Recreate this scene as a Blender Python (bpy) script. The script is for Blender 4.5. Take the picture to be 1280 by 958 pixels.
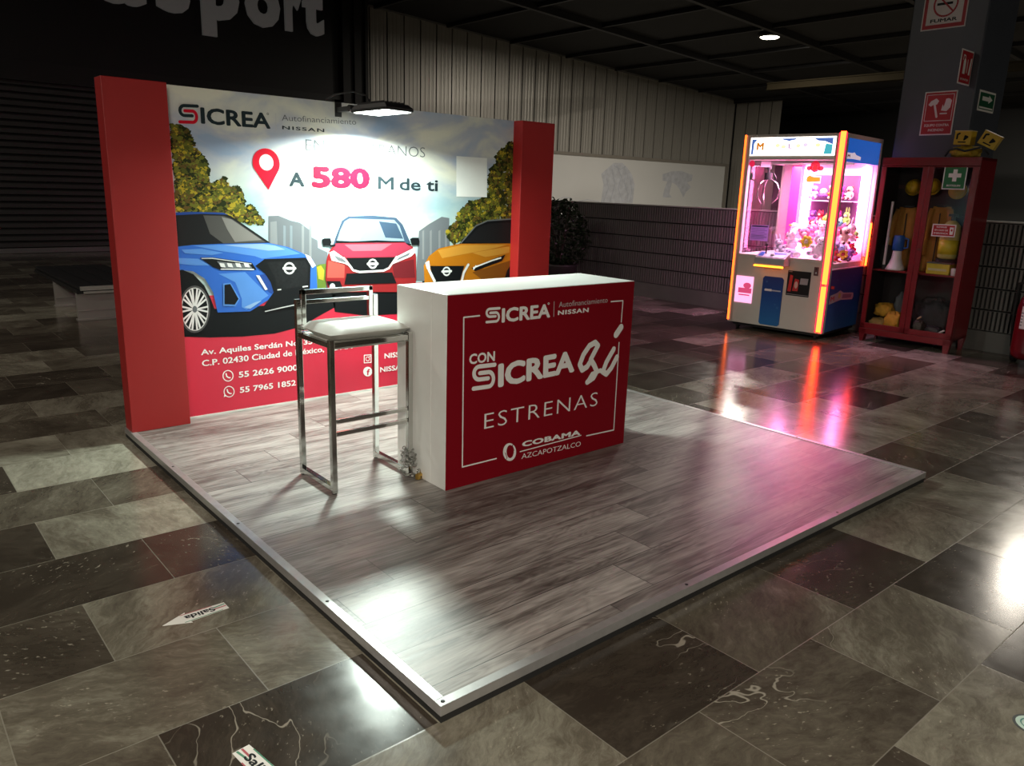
import bpy, bmesh, math, random
from mathutils import Vector, Matrix, Euler
R = math.radians
random.seed(7)
for o in list(bpy.data.objects): bpy.data.objects.remove(o)
SC = bpy.context.scene
COL = SC.collection
# ------------------------------------------------------------------ camera
CAM_F, CAM_T, CAM_E = 972.26, Vector((-1.1727, -1.6373, 1.561)), Euler((1.3256, -0.0319, -0.7029), 'XYZ')
cd = bpy.data.cameras.new('camera'); cam = bpy.data.objects.new('camera', cd); COL.objects.link(cam)
cam.location = CAM_T; cam.rotation_euler = CAM_E
cd.sensor_fit = 'HORIZONTAL'; cd.sensor_width = 36; cd.lens = CAM_F / 1280 * 36
cd.clip_start = 0.05; cd.clip_end = 200
SC.camera = cam
SC.view_settings.view_transform = 'Standard'; SC.view_settings.look = 'None'
SC.view_settings.gamma = 1; SC.view_settings.use_curve_mapping = False
SC.view_settings.exposure = 0.0
W = bpy.data.worlds.new('night'); SC.world = W; W.use_nodes = True
W.node_tree.nodes['Background'].inputs[0].default_value = (0.75, 0.85, 1.0, 1)
W.node_tree.nodes['Background'].inputs[1].default_value = 0.012
# floodlight beam, hall lamps (x, y, watts), machine light
FLOOD_W, FLOOD_POS = 112.0, (1.585, 2.93, 1.990)
HALL_LAMPS = [(17.4, 10.4, 400, 0, .44), (15.6, 2.4, 170, 0, .44), (8.6, -4.0, 60, 0, .44), (-2.6, -3.4, 430, 3.3, 1.2), (-6.5, 2.5, 110, 0, .44), (23.0, 3.5, 750, 0, .44), (-3.6, 7.5, 170, 0, .44)]   # x, y, watts, height (0 = at the roof), width; low wide one and last two are added unseen fill
HALL_COL = (1.0, 0.91, 0.78)
CLAW_W = 58.0

_M = CAM_E.to_matrix()
def ray(u, v): return (_M @ Vector(((u - 640) / CAM_F, -(v - 479) / CAM_F, -1))).normalized()
def at_x(u, v, x): d = ray(u, v); return CAM_T + d * ((x - CAM_T.x) / d.x)
def at_y(u, v, y): d = ray(u, v); return CAM_T + d * ((y - CAM_T.y) / d.y)
def at_z(u, v, z): d = ray(u, v); return CAM_T + d * ((z - CAM_T.z) / d.z)

# ------------------------------------------------------------------ materials
MATS = {}
def mat(name, col, rough=0.5, metal=0.0, emit=0.0, ecol=None, noise=0.08, scale=12.0, bump=0.0, spec=0.5, bscale=None):
    if name in MATS: return MATS[name]
    m = bpy.data.materials.new(name); m.use_nodes = True; MATS[name] = m
    nt = m.node_tree; b = nt.nodes['Principled BSDF']
    c = (col[0], col[1], col[2], 1)
    b.inputs['Roughness'].default_value = rough; b.inputs['Metallic'].default_value = metal
    b.inputs['Specular IOR Level'].default_value = spec
    tc = nt.nodes.new('ShaderNodeTexCoord'); n = nt.nodes.new('ShaderNodeTexNoise')
    n.inputs['Scale'].default_value = scale; n.inputs['Detail'].default_value = 3
    nt.links.new(tc.outputs['Object'], n.inputs['Vector'])
    mix = nt.nodes.new('ShaderNodeMix'); mix.data_type = 'RGBA'
    mix.inputs[6].default_value = tuple(max(0, x * (1 - noise)) for x in col[:3]) + (1,)
    mix.inputs[7].default_value = tuple(min(1, x * (1 + noise)) for x in col[:3]) + (1,)
    nt.links.new(n.outputs['Fac'], mix.inputs[0]); nt.links.new(mix.outputs[2], b.inputs['Base Color'])
    if emit:
        b.inputs['Emission Color'].default_value = tuple(ecol or col)[:3] + (1,)
        b.inputs['Emission Strength'].default_value = emit
    if bump:
        n2 = nt.nodes.new('ShaderNodeTexNoise'); n2.inputs['Scale'].default_value = bscale or scale * 4
        nt.links.new(tc.outputs['Object'], n2.inputs['Vector'])
        bp = nt.nodes.new('ShaderNodeBump'); bp.inputs['Strength'].default_value = bump; bp.inputs['Distance'].default_value = 0.01
        nt.links.new(n2.outputs['Fac'], bp.inputs['Height']); nt.links.new(bp.outputs['Normal'], b.inputs['Normal'])
    return m
def glass(name, tint=(1, 1, 1), refl=1.0):
    if name in MATS: return MATS[name]
    m = bpy.data.materials.new(name); m.use_nodes = True; MATS[name] = m
    nt = m.node_tree; nt.nodes.clear()
    out = nt.nodes.new('ShaderNodeOutputMaterial'); mx = nt.nodes.new('ShaderNodeMixShader')
    t = nt.nodes.new('ShaderNodeBsdfTransparent'); t.inputs[0].default_value = tint + (1,)
    g = nt.nodes.new('ShaderNodeBsdfGlossy'); g.inputs['Roughness'].default_value = 0.03
    lw = nt.nodes.new('ShaderNodeLayerWeight'); lw.inputs[0].default_value = 0.5
    pw = nt.nodes.new('ShaderNodeMath'); pw.operation = 'POWER'; pw.inputs[1].default_value = 4.0; nt.links.new(lw.outputs['Facing'], pw.inputs[0])
    f = nt.nodes.new('ShaderNodeMath'); f.operation = 'MULTIPLY_ADD'; f.inputs[1].default_value = 0.6 * refl; f.inputs[2].default_value = 0.025 * refl; nt.links.new(pw.outputs[0], f.inputs[0])
    nt.links.new(f.outputs[0], mx.inputs[0]); nt.links.new(t.outputs[0], mx.inputs[1]); nt.links.new(g.outputs[0], mx.inputs[2])
    nt.links.new(mx.outputs[0], out.inputs[0]); return m

def film(name, col, k_=0.6):
    m = mat(name, col, .5); nt = m.node_tree; b = nt.nodes['Principled BSDF']; out = nt.nodes['Material Output']
    t = nt.nodes.new('ShaderNodeBsdfTranslucent'); t.inputs[0].default_value = tuple(col) + (1,); mx = nt.nodes.new('ShaderNodeMixShader'); mx.inputs[0].default_value = k_
    nt.links.new(b.outputs[0], mx.inputs[1]); nt.links.new(t.outputs[0], mx.inputs[2]); nt.links.new(mx.outputs[0], out.inputs[0]); return m
class NT:
    """small helper for node graphs"""
    def __init__(s, name):
        s.m = bpy.data.materials.new(name); s.m.use_nodes = True; MATS[name] = s.m
        s.t = s.m.node_tree; s.b = s.t.nodes['Principled BSDF']
    def n(s, typ, **kw):
        nd = s.t.nodes.new(typ)
        for k, v in kw.items(): setattr(nd, k, v)
        return nd
    def put(s, sock, v):
        if isinstance(v, bpy.types.NodeSocket): s.t.links.new(v, sock)
        else: sock.default_value = v
    def math(s, op, a, b=None, c=None):
        nd = s.n('ShaderNodeMath', operation=op); s.put(nd.inputs[0], a)
        if b is not None: s.put(nd.inputs[1], b)
        if c is not None: s.put(nd.inputs[2], c)
        return nd.outputs[0]
    def comb(s, x, y, z=0.0):
        nd = s.n('ShaderNodeCombineXYZ')
        for i, v in enumerate((x, y, z)): s.put(nd.inputs[i], v)
        return nd.outputs[0]
    def vadd(s, a, b):
        nd = s.n('ShaderNodeVectorMath', operation='ADD'); s.put(nd.inputs[0], a); s.put(nd.inputs[1], b); return nd.outputs[0]
    def vmul(s, a, b):
        nd = s.n('ShaderNodeVectorMath', operation='MULTIPLY'); s.put(nd.inputs[0], a); s.put(nd.inputs[1], b); return nd.outputs[0]
    def noise(s, vec, scale, detail=4, rough=0.55, dist=0.0):
        nd = s.n('ShaderNodeTexNoise'); s.put(nd.inputs['Vector'], vec); nd.inputs['Scale'].default_value = scale
        nd.inputs['Detail'].default_value = detail; nd.inputs['Roughness'].default_value = rough; nd.inputs['Distortion'].default_value = dist
        return nd
    def ramp(s, fac, stops):
        nd = s.n('ShaderNodeValToRGB'); el = nd.color_ramp.elements
        el[0].position, el[0].color = stops[0][0], tuple(stops[0][1]) + (1,)
        el[1].position, el[1].color = stops[-1][0], tuple(stops[-1][1]) + (1,)
        for p, c in stops[1:-1]:
            e = el.new(p); e.color = tuple(c) + (1,)
        s.put(nd.inputs[0], fac); return nd.outputs[0]
    def mix(s, fac, a, b, blend='MIX'):
        nd = s.n('ShaderNodeMix', data_type='RGBA', blend_type=blend)
        s.put(nd.inputs[0], fac); s.put(nd.inputs[6], a); s.put(nd.inputs[7], b); return nd.outputs[2]
    def smooth(s, v, a, b):
        nd = s.n('ShaderNodeMapRange', interpolation_type='SMOOTHSTEP'); s.put(nd.inputs[0], v)
        nd.inputs[1].default_value = a; nd.inputs[2].default_value = b; return nd.outputs[0]

def floor_material():
    k = NT('marble_tile_floor'); g = k.n('ShaderNodeNewGeometry')
    sp = k.n('ShaderNodeSeparateXYZ'); k.put(sp.inputs[0], g.outputs['Position']); X, Y = sp.outputs[0], sp.outputs[1]
    ry = k.math('DIVIDE', k.math('SUBTRACT', Y, 0.01), 0.4535); row = k.math('FLOOR', ry)
    par = k.math('FLOORED_MODULO', row, 2.0)
    cx = k.math('DIVIDE', k.math('SUBTRACT', X, k.math('MULTIPLY', par, 0.3335)), 0.667); col = k.math('FLOOR', cx)
    wn = k.n('ShaderNodeTexWhiteNoise', noise_dimensions='3D'); k.put(wn.inputs['Vector'], k.comb(row, col, 3.7))
    hv, hc = wn.outputs['Value'], wn.outputs['Color']
    hs = k.math('SINE', k.math('ADD', k.math('ADD', k.math('MULTIPLY', row, 5.941677520), k.math('MULTIPLY', col, 8.161114666)), 0.818518347))
    ht = k.math('FRACT', k.math('ADD', k.math('MULTIPLY', hs, 91.7), 100.0))
    off = k.vmul(hc, (40.0, 40.0, 40.0))
    rot = k.n('ShaderNodeVectorRotate', rotation_type='Z_AXIS'); k.put(rot.inputs['Vector'], k.comb(X, Y, 0.0)); k.put(rot.inputs['Angle'], k.math('MULTIPLY', hv, 23.0))
    P = k.vadd(rot.outputs[0], off)
    # marble: warped cloudy bands running in a direction of each tile's own
    w1 = k.noise(P, 2.4, 4, 0.6).outputs['Color']
    Pw = k.vadd(P, k.vmul(w1, (0.24, 0.24, 0.0)))
    n1 = k.noise(k.vmul(Pw, (1.0, 1.9, 1.0)), 2.2, 7, 0.66).outputs['Fac']
    n2 = k.noise(k.vmul(Pw, (3.0, 9.0, 1.0)), 5.0, 6, 0.75).outputs['Fac']
    sepc = k.n('ShaderNodeSeparateXYZ'); k.put(sepc.inputs[0], hc)
    tone = k.math('ADD', k.math('ADD', -0.02, k.math('MULTIPLY', ht, 0.66)), k.math('ADD', k.math('MULTIPLY', k.math('SUBTRACT', n1, 0.45), 0.85), k.math('MULTIPLY', k.math('SUBTRACT', n2, 0.5), 0.48)))
    base = k.ramp(tone, [(0.0, (0.032, 0.025, 0.019)), (0.20, (0.056, 0.045, 0.034)), (0.40, (0.105, 0.090, 0.068)), (0.60, (0.215, 0.198, 0.155)), (0.85, (0.40, 0.385, 0.31))])
    # thin pale veins and flecks
    rid = k.math('ABSOLUTE', k.math('SUBTRACT', k.noise(k.vmul(Pw, (0.5, 1.5, 1.0)), 2.2, 3, 0.5).outputs['Fac'], 0.5))
    vein = k.math('SUBTRACT', 1.0, k.smooth(rid, 0.0008, 0.0035))
    veinmask = k.smooth(k.noise(P, 1.3, 2).outputs['Fac'], 0.56, 0.68)
    base = k.mix(k.math('MULTIPLY', k.math('MULTIPLY', vein, veinmask), 0.6), base, (0.42, 0.38, 0.31, 1))
    n3 = k.noise(k.vmul(P, (1, 1.8, 1)), 42.0, 2, 0.5).outputs['Fac']
    fl = k.math('MULTIPLY', k.smooth(n3, 0.64, 0.74), k.smooth(k.noise(P, 2.6, 2).outputs['Fac'], 0.46, 0.62))
    base = k.mix(k.math('MULTIPLY', fl, 0.45), base, (0.45, 0.40, 0.32, 1))
    # joints
    fx = k.math('FRACT', cx); fy = k.math('FRACT', ry)
    dx = k.math('MULTIPLY', k.math('MINIMUM', fx, k.math('SUBTRACT', 1.0, fx)), 0.667)
    dy = k.math('MULTIPLY', k.math('MINIMUM', fy, k.math('SUBTRACT', 1.0, fy)), 0.4535)
    j = k.math('SUBTRACT', 1.0, k.smooth(k.math('MINIMUM', dx, dy), 0.0008, 0.0026))
    base = k.mix(k.math('MULTIPLY', j, 0.7), base, (0.17, 0.155, 0.12, 1))
    k.put(k.b.inputs['Base Color'], base)
    rn = k.noise(P, 9.0, 4).outputs['Fac']
    k.put(k.b.inputs['Roughness'], k.math('ADD', k.math('ADD', 0.10, k.math('MULTIPLY', rn, 0.14)), k.math('MULTIPLY', j, 0.3)))
    bp = k.n('ShaderNodeBump'); bp.inputs['Strength'].default_value = 0.12; bp.inputs['Distance'].default_value = 0.002
    k.put(bp.inputs['Height'], k.math('ADD', k.math('MULTIPLY', k.noise(k.comb(X, Y, 0.0), 5.0, 2).outputs['Fac'], 0.6), k.math('MULTIPLY', j, -0.5)))
    k.put(k.b.inputs['Normal'], bp.outputs['Normal'])
    return k.m

def wood_material():
    k = NT('grey_oak_laminate'); g = k.n('ShaderNodeNewGeometry')
    sp = k.n('ShaderNodeSeparateXYZ'); k.put(sp.inputs[0], g.outputs['Position']); X, Y = sp.outputs[0], sp.outputs[1]
    ry = k.math('DIVIDE', k.math('SUBTRACT', Y, 0.10), 0.2165); row = k.math('FLOOR', ry)
    jo = k.math('ADD', 0.305, k.math('MULTIPLY', k.math('SUBTRACT', row, 3.0), 0.25))
    cx = k.math('DIVIDE', k.math('SUBTRACT', X, jo), 1.54); col = k.math('FLOOR', cx)
    wn = k.n('ShaderNodeTexWhiteNoise', noise_dimensions='3D'); k.put(wn.inputs['Vector'], k.comb(row, col, 1.3))
    off = k.vmul(wn.outputs['Color'], (30.0, 30.0, 30.0))
    P = k.vadd(k.comb(X, Y, 0.0), off)
    # cathedral grain: distorted stretched noise bands
    wv = k.noise(k.vmul(P, (0.55, 3.2, 1.0)), 1.9, 3, 0.5, 0.6).outputs['Fac']
    band = k.math('FRACT', k.math('MULTIPLY', wv, 17.0))
    band = k.math('ABSOLUTE', k.math('SUBTRACT', band, 0.5))
    fine = k.noise(k.vmul(P, (3.0, 95.0, 1.0)), 1.0, 4, 0.65).outputs['Fac']
    broad = k.noise(k.vmul(P, (1.4, 9.0, 1.0)), 1.0, 3, 0.6, 0.4).outputs['Fac']
    tone = k.math('ADD', k.math('ADD', k.math('MULTIPLY', band, 0.26), k.math('MULTIPLY', k.math('SUBTRACT', k.math('MULTIPLY', fine, 1.5), 0.25), 0.50)), k.math('ADD', k.math('MULTIPLY', k.math('SUBTRACT', k.math('MULTIPLY', broad, 1.9), 0.45), 0.52), k.math('MULTIPLY', k.math('SUBTRACT', wn.outputs['Value'], 0.5), 0.22)))
    base = k.ramp(tone, [(0.26, (0.042, 0.035, 0.031)), (0.46, (0.130, 0.116, 0.106)), (0.66, (0.262, 0.243, 0.226)), (0.95, (0.42, 0.395, 0.37))])
    kn = k.n('ShaderNodeTexVoronoi', voronoi_dimensions='2D'); k.put(kn.inputs['Vector'], k.vmul(P, (0.9, 3.0, 1.0))); kn.inputs['Scale'].default_value = 1.6
    knot = k.math('SUBTRACT', 1.0, k.smooth(kn.outputs['Distance'], 0.01, 0.09))
    base = k.mix(k.math('MULTIPLY', knot, 0.6), base, (0.05, 0.042, 0.037, 1))
    fx = k.math('FRACT', cx); fy = k.math('FRACT', ry)
    dx = k.math('MULTIPLY', k.math('MINIMUM', fx, k.math('SUBTRACT', 1.0, fx)), 1.54)
    dy = k.math('MULTIPLY', k.math('MINIMUM', fy, k.math('SUBTRACT', 1.0, fy)), 0.2165)
    j = k.math('SUBTRACT', 1.0, k.smooth(k.math('MINIMUM', dx, dy), 0.0010, 0.0030))
    base = k.mix(k.math('MULTIPLY', j, 0.92), base, (0.02, 0.018, 0.016, 1))
    k.put(k.b.inputs['Base Color'], base)
    k.put(k.b.inputs['Roughness'], k.math('ADD', 0.33, k.math('MULTIPLY', fine, 0.16)))
    k.b.inputs['Coat Weight'].default_value = 0.28; k.b.inputs['Coat Roughness'].default_value = 0.36
    bp = k.n('ShaderNodeBump'); bp.inputs['Strength'].default_value = 0.12; bp.inputs['Distance'].default_value = 0.002
    k.put(bp.inputs['Height'], k.math('SUBTRACT', fine, j)); k.put(k.b.inputs['Normal'], bp.outputs['Normal'])
    return k.m

def sky_print_material():
    k = NT('printed_sky'); g = k.n('ShaderNodeNewGeometry')
    sp = k.n('ShaderNodeSeparateXYZ'); k.put(sp.inputs[0], g.outputs['Position']); X, Z = sp.outputs[0], sp.outputs[2]
    P = k.comb(X, k.math('MULTIPLY', Z, 1.6), 0.0)
    a = k.noise(k.vadd(P, (3.3, 1.7, 0)), 1.9, 5, 0.5, 0.5).outputs['Fac']
    top = k.ramp(a, [(0.36, (0.33, 0.42, 0.58)), (0.47, (0.47, 0.49, 0.56)), (0.53, (0.60, 0.60, 0.57)), (0.62, (0.72, 0.70, 0.60))])
    b = k.noise(k.vadd(P, (9.1, 4.7, 0)), 3.2, 4, 0.5, 0.3).outputs['Fac']
    low = k.ramp(b, [(0.40, (0.27, 0.40, 0.44)), (0.55, (0.35, 0.46, 0.47)), (0.66, (0.50, 0.51, 0.45))])
    base = k.mix(k.smooth(Z, 1.35, 1.72), low, top)
    k.put(k.b.inputs['Base Color'], base); k.b.inputs['Roughness'].default_value = 0.5; k.b.inputs['Specular IOR Level'].default_value = 0.15
    return k.m

FLOOR_M, WOOD_M, SKY_M = floor_material(), wood_material(), sky_print_material()
CHROME = mat('chrome', (0.62, 0.62, 0.60), 0.12, 1.0, noise=0.05)
ALU = mat('brushed_aluminium', (0.46, 0.455, 0.45), 0.34, 0.65, noise=0.15, scale=30)
BLACK = mat('black_plastic', (0.012, 0.012, 0.013), 0.4)
RUBBER = mat('black_rubber', (0.01, 0.01, 0.01), 0.7)
WHITE_LAM = mat('white_laminate', (0.74, 0.75, 0.73), 0.35, noise=0.03)
WHITE_V = mat('white_vinyl', (0.80, 0.80, 0.77), 0.5, noise=0.02)
RED_PANEL = mat('red_painted_panel', (0.34, 0.014, 0.014), 0.45, noise=0.06, scale=3)
RED_VINYL = mat('crimson_vinyl', (0.21, 0.003, 0.010), 0.5, noise=0.04, scale=3, spec=0.15)
RED_PRINT = mat('crimson_print', (0.56, 0.015, 0.045), 0.45, noise=0.05, scale=3)
DARK_WALL = mat('black_storefront', (0.005, 0.0055, 0.0055), 0.5)
def pmat(n, c, r=0.45, noise=0.05): return mat('print_' + n, c, r, noise=noise, scale=8, spec=0.15)
P_DARK = pmat('charcoal', (0.018, 0.030, 0.036)); P_RED = pmat('red', (0.60, 0.006, 0.025)); P_WHITE = pmat('white', (0.80, 0.80, 0.78))
P_BLACK = pmat('black', (0.006, 0.007, 0.008)); P_GREY = pmat('grey', (0.13, 0.14, 0.15)); P_LGREY = pmat('light_grey', (0.5, 0.5, 0.5)); P_SILVER = pmat('silver', (0.66, 0.66, 0.66))

# ------------------------------------------------------------------ mesh builder
class MB:
    def __init__(s, xf=None): s.v = []; s.f = []; s.mi = []; s.xf = xf; s.cur = 0
    def add(s, vs, fs, mi=None):
        o = len(s.v); s.v += [tuple(s.xf(Vector(p))) if s.xf else tuple(p) for p in vs]
        for f in fs: s.f.append(tuple(i + o for i in f)); s.mi.append(s.cur if mi is None else mi)
        return s
    def box(s, a, b, mi=None, m=None):
        x0, y0, z0 = a; x1, y1, z1 = b
        vs = [Vector(p) for p in ((x0,y0,z0),(x1,y0,z0),(x1,y1,z0),(x0,y1,z0),(x0,y0,z1),(x1,y0,z1),(x1,y1,z1),(x0,y1,z1))]
        if m: vs = [m @ p for p in vs]
        return s.add(vs, [(0,3,2,1),(4,5,6,7),(0,1,5,4),(1,2,6,5),(2,3,7,6),(3,0,4,7)], mi)
    def tube(s, pts, r, seg=10, mi=None, closed=False, caps=True):
        pts = [Vector(p) for p in pts]; n = len(pts); rr = r if isinstance(r, (list, tuple)) else [r] * n
        vs, fs = [], []; prev = None
        for i, p in enumerate(pts):
            if closed: d = (pts[(i + 1) % n] - pts[i - 1]).normalized()
            else: d = (pts[min(i + 1, n - 1)] - pts[max(i - 1, 0)]).normalized()
            if prev is None:
                a = d.cross(Vector((0, 0, 1)));
                if a.length < 1e-3: a = d.cross(Vector((0, 1, 0)))
            else: a = prev - d * prev.dot(d)
            a.normalize(); prev = a; b = d.cross(a)
            for j in range(seg):
                t = 2 * math.pi * j / seg; vs.append(p + (a * math.cos(t) + b * math.sin(t)) * rr[i])
        for i in range(n if closed else n - 1):
            k = (i + 1) % n
            for j in range(seg): fs.append((i*seg+j, i*seg+(j+1)%seg, k*seg+(j+1)%seg, k*seg+j))
        if caps and not closed: fs += [tuple(range(seg))[::-1], tuple((n-1)*seg + j for j in range(seg))]
        return s.add(vs, fs, mi)
    def ball(s, c, r, mi=None, m=None, seg=14, rings=9):
        c = Vector(c); rx, ry, rz = r if isinstance(r, (tuple, list)) else (r, r, r)
        vs, fs = [], []
        for i in range(rings + 1):
            t = math.pi * i / rings
            for j in range(seg):
                p = 2 * math.pi * j / seg
                q = Vector((rx*math.sin(t)*math.cos(p), ry*math.sin(t)*math.sin(p), rz*math.cos(t)))
                if m: q = m @ q
                vs.append(c + q)
        for i in range(rings):
            for j in range(seg): fs.append((i*seg+j, (i+1)*seg+j, (i+1)*seg+(j+1)%seg, i*seg+(j+1)%seg))
        return s.add(vs, fs, mi)
    def lathe(s, c, prof, mi=None, m=None, seg=20):
        c = Vector(c); vs, fs = [], []
        for r, z in prof:
            for j in range(seg):
                p = 2 * math.pi * j / seg; q = Vector((r*math.cos(p), r*math.sin(p), z)); vs.append(c + (m @ q if m else q))
        n = len(prof)
        for i in range(n - 1):
            for j in range(seg): fs.append((i*seg+j, i*seg+(j+1)%seg, (i+1)*seg+(j+1)%seg, (i+1)*seg+j))
        fs += [tuple(range(seg))[::-1], tuple((n-1)*seg+j for j in range(seg))]
        return s.add(vs, fs, mi)
    def prism(s, poly, fn, t, mi=None):
        """extrude a 2-D polygon; fn(a, b, depth) -> point"""
        n = len(poly); vs = [fn(a, b, 0) for a, b in poly] + [fn(a, b, t) for a, b in poly]
        fs = [tuple(range(n)), tuple(range(2*n-1, n-1, -1))] + [(i, i+n, (i+1)%n+n, (i+1)%n) for i in range(n)]
        return s.add(vs, fs, mi)
    def build(s, name, mats, parent=None, org=None, smooth=False, bevel=0.0, bseg=2, sub=0):
        me = bpy.data.meshes.new(name)
        if org is None: org = Vector(ORG.get(parent, (0, 0, 0))) if parent else Vector((0, 0, 0))
        org = Vector(org)
        me.from_pydata([tuple(Vector(p) - org) for p in s.v], [], s.f)
        for m in (mats if isinstance(mats, (list, tuple)) else [mats]): me.materials.append(m)
        for p, i in zip(me.polygons, s.mi): p.material_index = min(i, len(me.materials) - 1); p.use_smooth = smooth
        bm = bmesh.new(); bm.from_mesh(me); bmesh.ops.recalc_face_normals(bm, faces=bm.faces); bm.to_mesh(me); bm.free()
        o = bpy.data.objects.new(name, me); COL.objects.link(o)
        if parent: o.parent = parent
        else: o.location = org
        if bevel:
            b = o.modifiers.new('bevel', 'BEVEL'); b.width = bevel; b.segments = bseg; b.limit_method = 'ANGLE'; b.angle_limit = R(40)
            me.polygons.foreach_set('use_smooth', [True] * len(me.polygons)) if smooth else None
        if sub:
            b = o.modifiers.new('sub', 'SUBSURF'); b.levels = sub; b.render_levels = sub
        return o
ORG = {}
def thing(name, label, cat, loc=(0, 0, 0), rz=0, group=None, local=False):
    o = bpy.data.objects.new(name, None); COL.objects.link(o); o.empty_display_size = 0.1
    o.location = loc; o.rotation_euler = (0, 0, rz); o['label'] = label; o['category'] = cat
    if group: o['group'] = group
    ORG[o] = (0, 0, 0) if local else tuple(loc)
    return o
def tag(o, label, cat, group=None):
    o['label'] = label; o['category'] = cat
    if group: o['group'] = group
    return o
def struct(o): o['kind'] = 'structure'; return o

# ------------------------------------------------------------------ flat print kit
_tcache = {}
def text_geo(s, bold=0.0, shear=0.0, space=1.0):
    key = (s, bold, shear, space)
    if key in _tcache: return _tcache[key]
    cu = bpy.data.curves.new('t', 'FONT'); cu.body = s; cu.size = 1; cu.offset = bold; cu.shear = shear; cu.space_character = space; cu.resolution_u = 3
    ob = bpy.data.objects.new('t', cu); COL.objects.link(ob)
    dg = bpy.context.evaluated_depsgraph_get(); dg.update()
    me = bpy.data.meshes.new_from_object(ob.evaluated_get(dg))
    vs = [(v.co.x, v.co.y) for v in me.vertices]; fs = [tuple(p.vertices) for p in me.polygons]
    bpy.data.objects.remove(ob); bpy.data.curves.remove(cu); bpy.data.meshes.remove(me)
    _tcache[key] = (vs, fs); return vs, fs
CAPH = 0.73
class Art:
    """flat coloured shapes in plane coordinates (a along, b up); fn(a, b, lift) -> 3-D"""
    def __init__(s, fn, conv=None, step=0.0006): s.fn = fn; s.conv = conv; s.step = step; s.k = 0; s.mb = MB(); s.mats = []; s.clip = None
    def idx(s, m):
        if m not in s.mats: s.mats.append(m)
        return s.mats.index(m)
    def c(s, pts): return [s.conv(*p) for p in pts] if s.conv else [Vector((p[0], p[1])) for p in pts]
    def raw(s, pts, m, layer, faces=None):
        if s.clip: pts = [(min(max(p[0], s.clip[0]), s.clip[1]), p[1]) for p in pts]
        s.k = (s.k + 1) % 40; s.mb.add([s.fn(p[0], p[1], layer * s.step + s.k * 1.2e-5) for p in pts], faces or [tuple(range(len(pts)))], s.idx(m))
    def poly(s, pts, m, layer=1): s.raw(s.c(pts), m, layer)
    def ell(s, c, rx, ry, m, layer=1, seg=28, a0=0, a1=360):
        pts = [(c[0] + rx*math.cos(R(a0 + (a1-a0)*i/seg)), c[1] + ry*math.sin(R(a0 + (a1-a0)*i/seg))) for i in range(seg if a1 - a0 == 360 else seg + 1)]
        s.poly(pts, m, layer)
    def stroke(s, pts, w, m, layer=1, caps=True, closed=False):
        """w in plane units (metres)"""
        P = [Vector((p[0], p[1])) for p in s.c(pts)]
        if closed: P.append(P[0])
        for a, b in zip(P, P[1:]):
            d = b - a
            if d.length < 1e-6: continue
            n = Vector((-d.y, d.x)).normalized() * w / 2
            s.raw([a + n, b + n, b - n, a - n], m, layer)
        if caps:
            for p in (P if len(P) > 2 else P): s.raw([(p[0] + w/2*math.cos(t*math.pi/6), p[1] + w/2*math.sin(t*math.pi/6)) for t in range(12)], m, layer)
    def ring(s, c, rx, ry, w, m, layer=1, a0=0, a1=360, seg=30):
        pts = [(c[0] + rx*math.cos(R(a0 + (a1-a0)*i/seg)), c[1] + ry*math.sin(R(a0 + (a1-a0)*i/seg))) for i in range(seg + 1)]
        s.stroke(pts, w, m, layer, caps=False)
    def text(s, t, p0, p1, top, m, layer=2, bold=0.0, shear=0.0, space=1.0):
        """baseline p0->p1, top: point at cap height above p0 (same units as input)"""
        p0, p1, top = [Vector((q[0], q[1])) for q in s.c([p0, p1, top])]
        vs, fs = text_geo(t, min(bold, 0.0), shear, space); bo = max(bold, 0.0)
        x0 = min(v[0] for v in vs) - bo; x1 = max(v[0] for v in vs) + bo
        ex = (p1 - p0); L = ex.length; ex.normalize(); ey = Vector((-ex.y, ex.x)); h = abs((top - p0).dot(ey)); sy = h / (CAPH + 2*bo)
        for dx, dy in ([(0, 0)] + ([(math.cos(R(a)), math.sin(R(a))) for a in range(0, 360, 45)] if bo else [])):
            s.raw([p0 + ex * ((v[0] + dx*bo - x0) / (x1 - x0) * L) + ey * ((v[1] + dy*bo + bo) * sy) for v in vs], m, layer, fs)
    def sicrea_s(s, p0, p1, top, m1, m2, layer=2, wf=0.15):
        """double hook letter; unit square mapped on p0 (bottom left), p1 (bottom right), top (top left)"""
        p0, p1, top = [Vector((q[0], q[1])) for q in s.c([p0, p1, top])]
        ex, ey = p1 - p0, top - p0; h = ey.length; cv, s.conv = s.conv, None
        def arc(cx, cy, r1, r2, a0, a1): return [(cx + r1*math.cos(R(a0+(a1-a0)*i/12)), cy + r2*math.sin(R(a0+(a1-a0)*i/12))) for i in range(13)]
        up = [(1.0, .93)] + arc(.30, .67, .24, .26, 90, 270) + [(.70, .41)]
        lo = [(.32, .66)] + arc(.72, .365, .22, .295, 90, -90) + [(.03, .07)]
        for pth, m in ((up, m1), (lo, m2)):
            s.stroke([tuple(p0 + ex*a + ey*b) for a, b in pth], h * wf, m, layer)
        s.conv = cv
    def build(s, name, parent=None, org=None): return s.mb.build(name, s.mats, parent, org)

def crop(x0, y0, k): return lambda pts: [(x0 + x / k, y0 + y / k) for x, y in pts]

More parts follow.
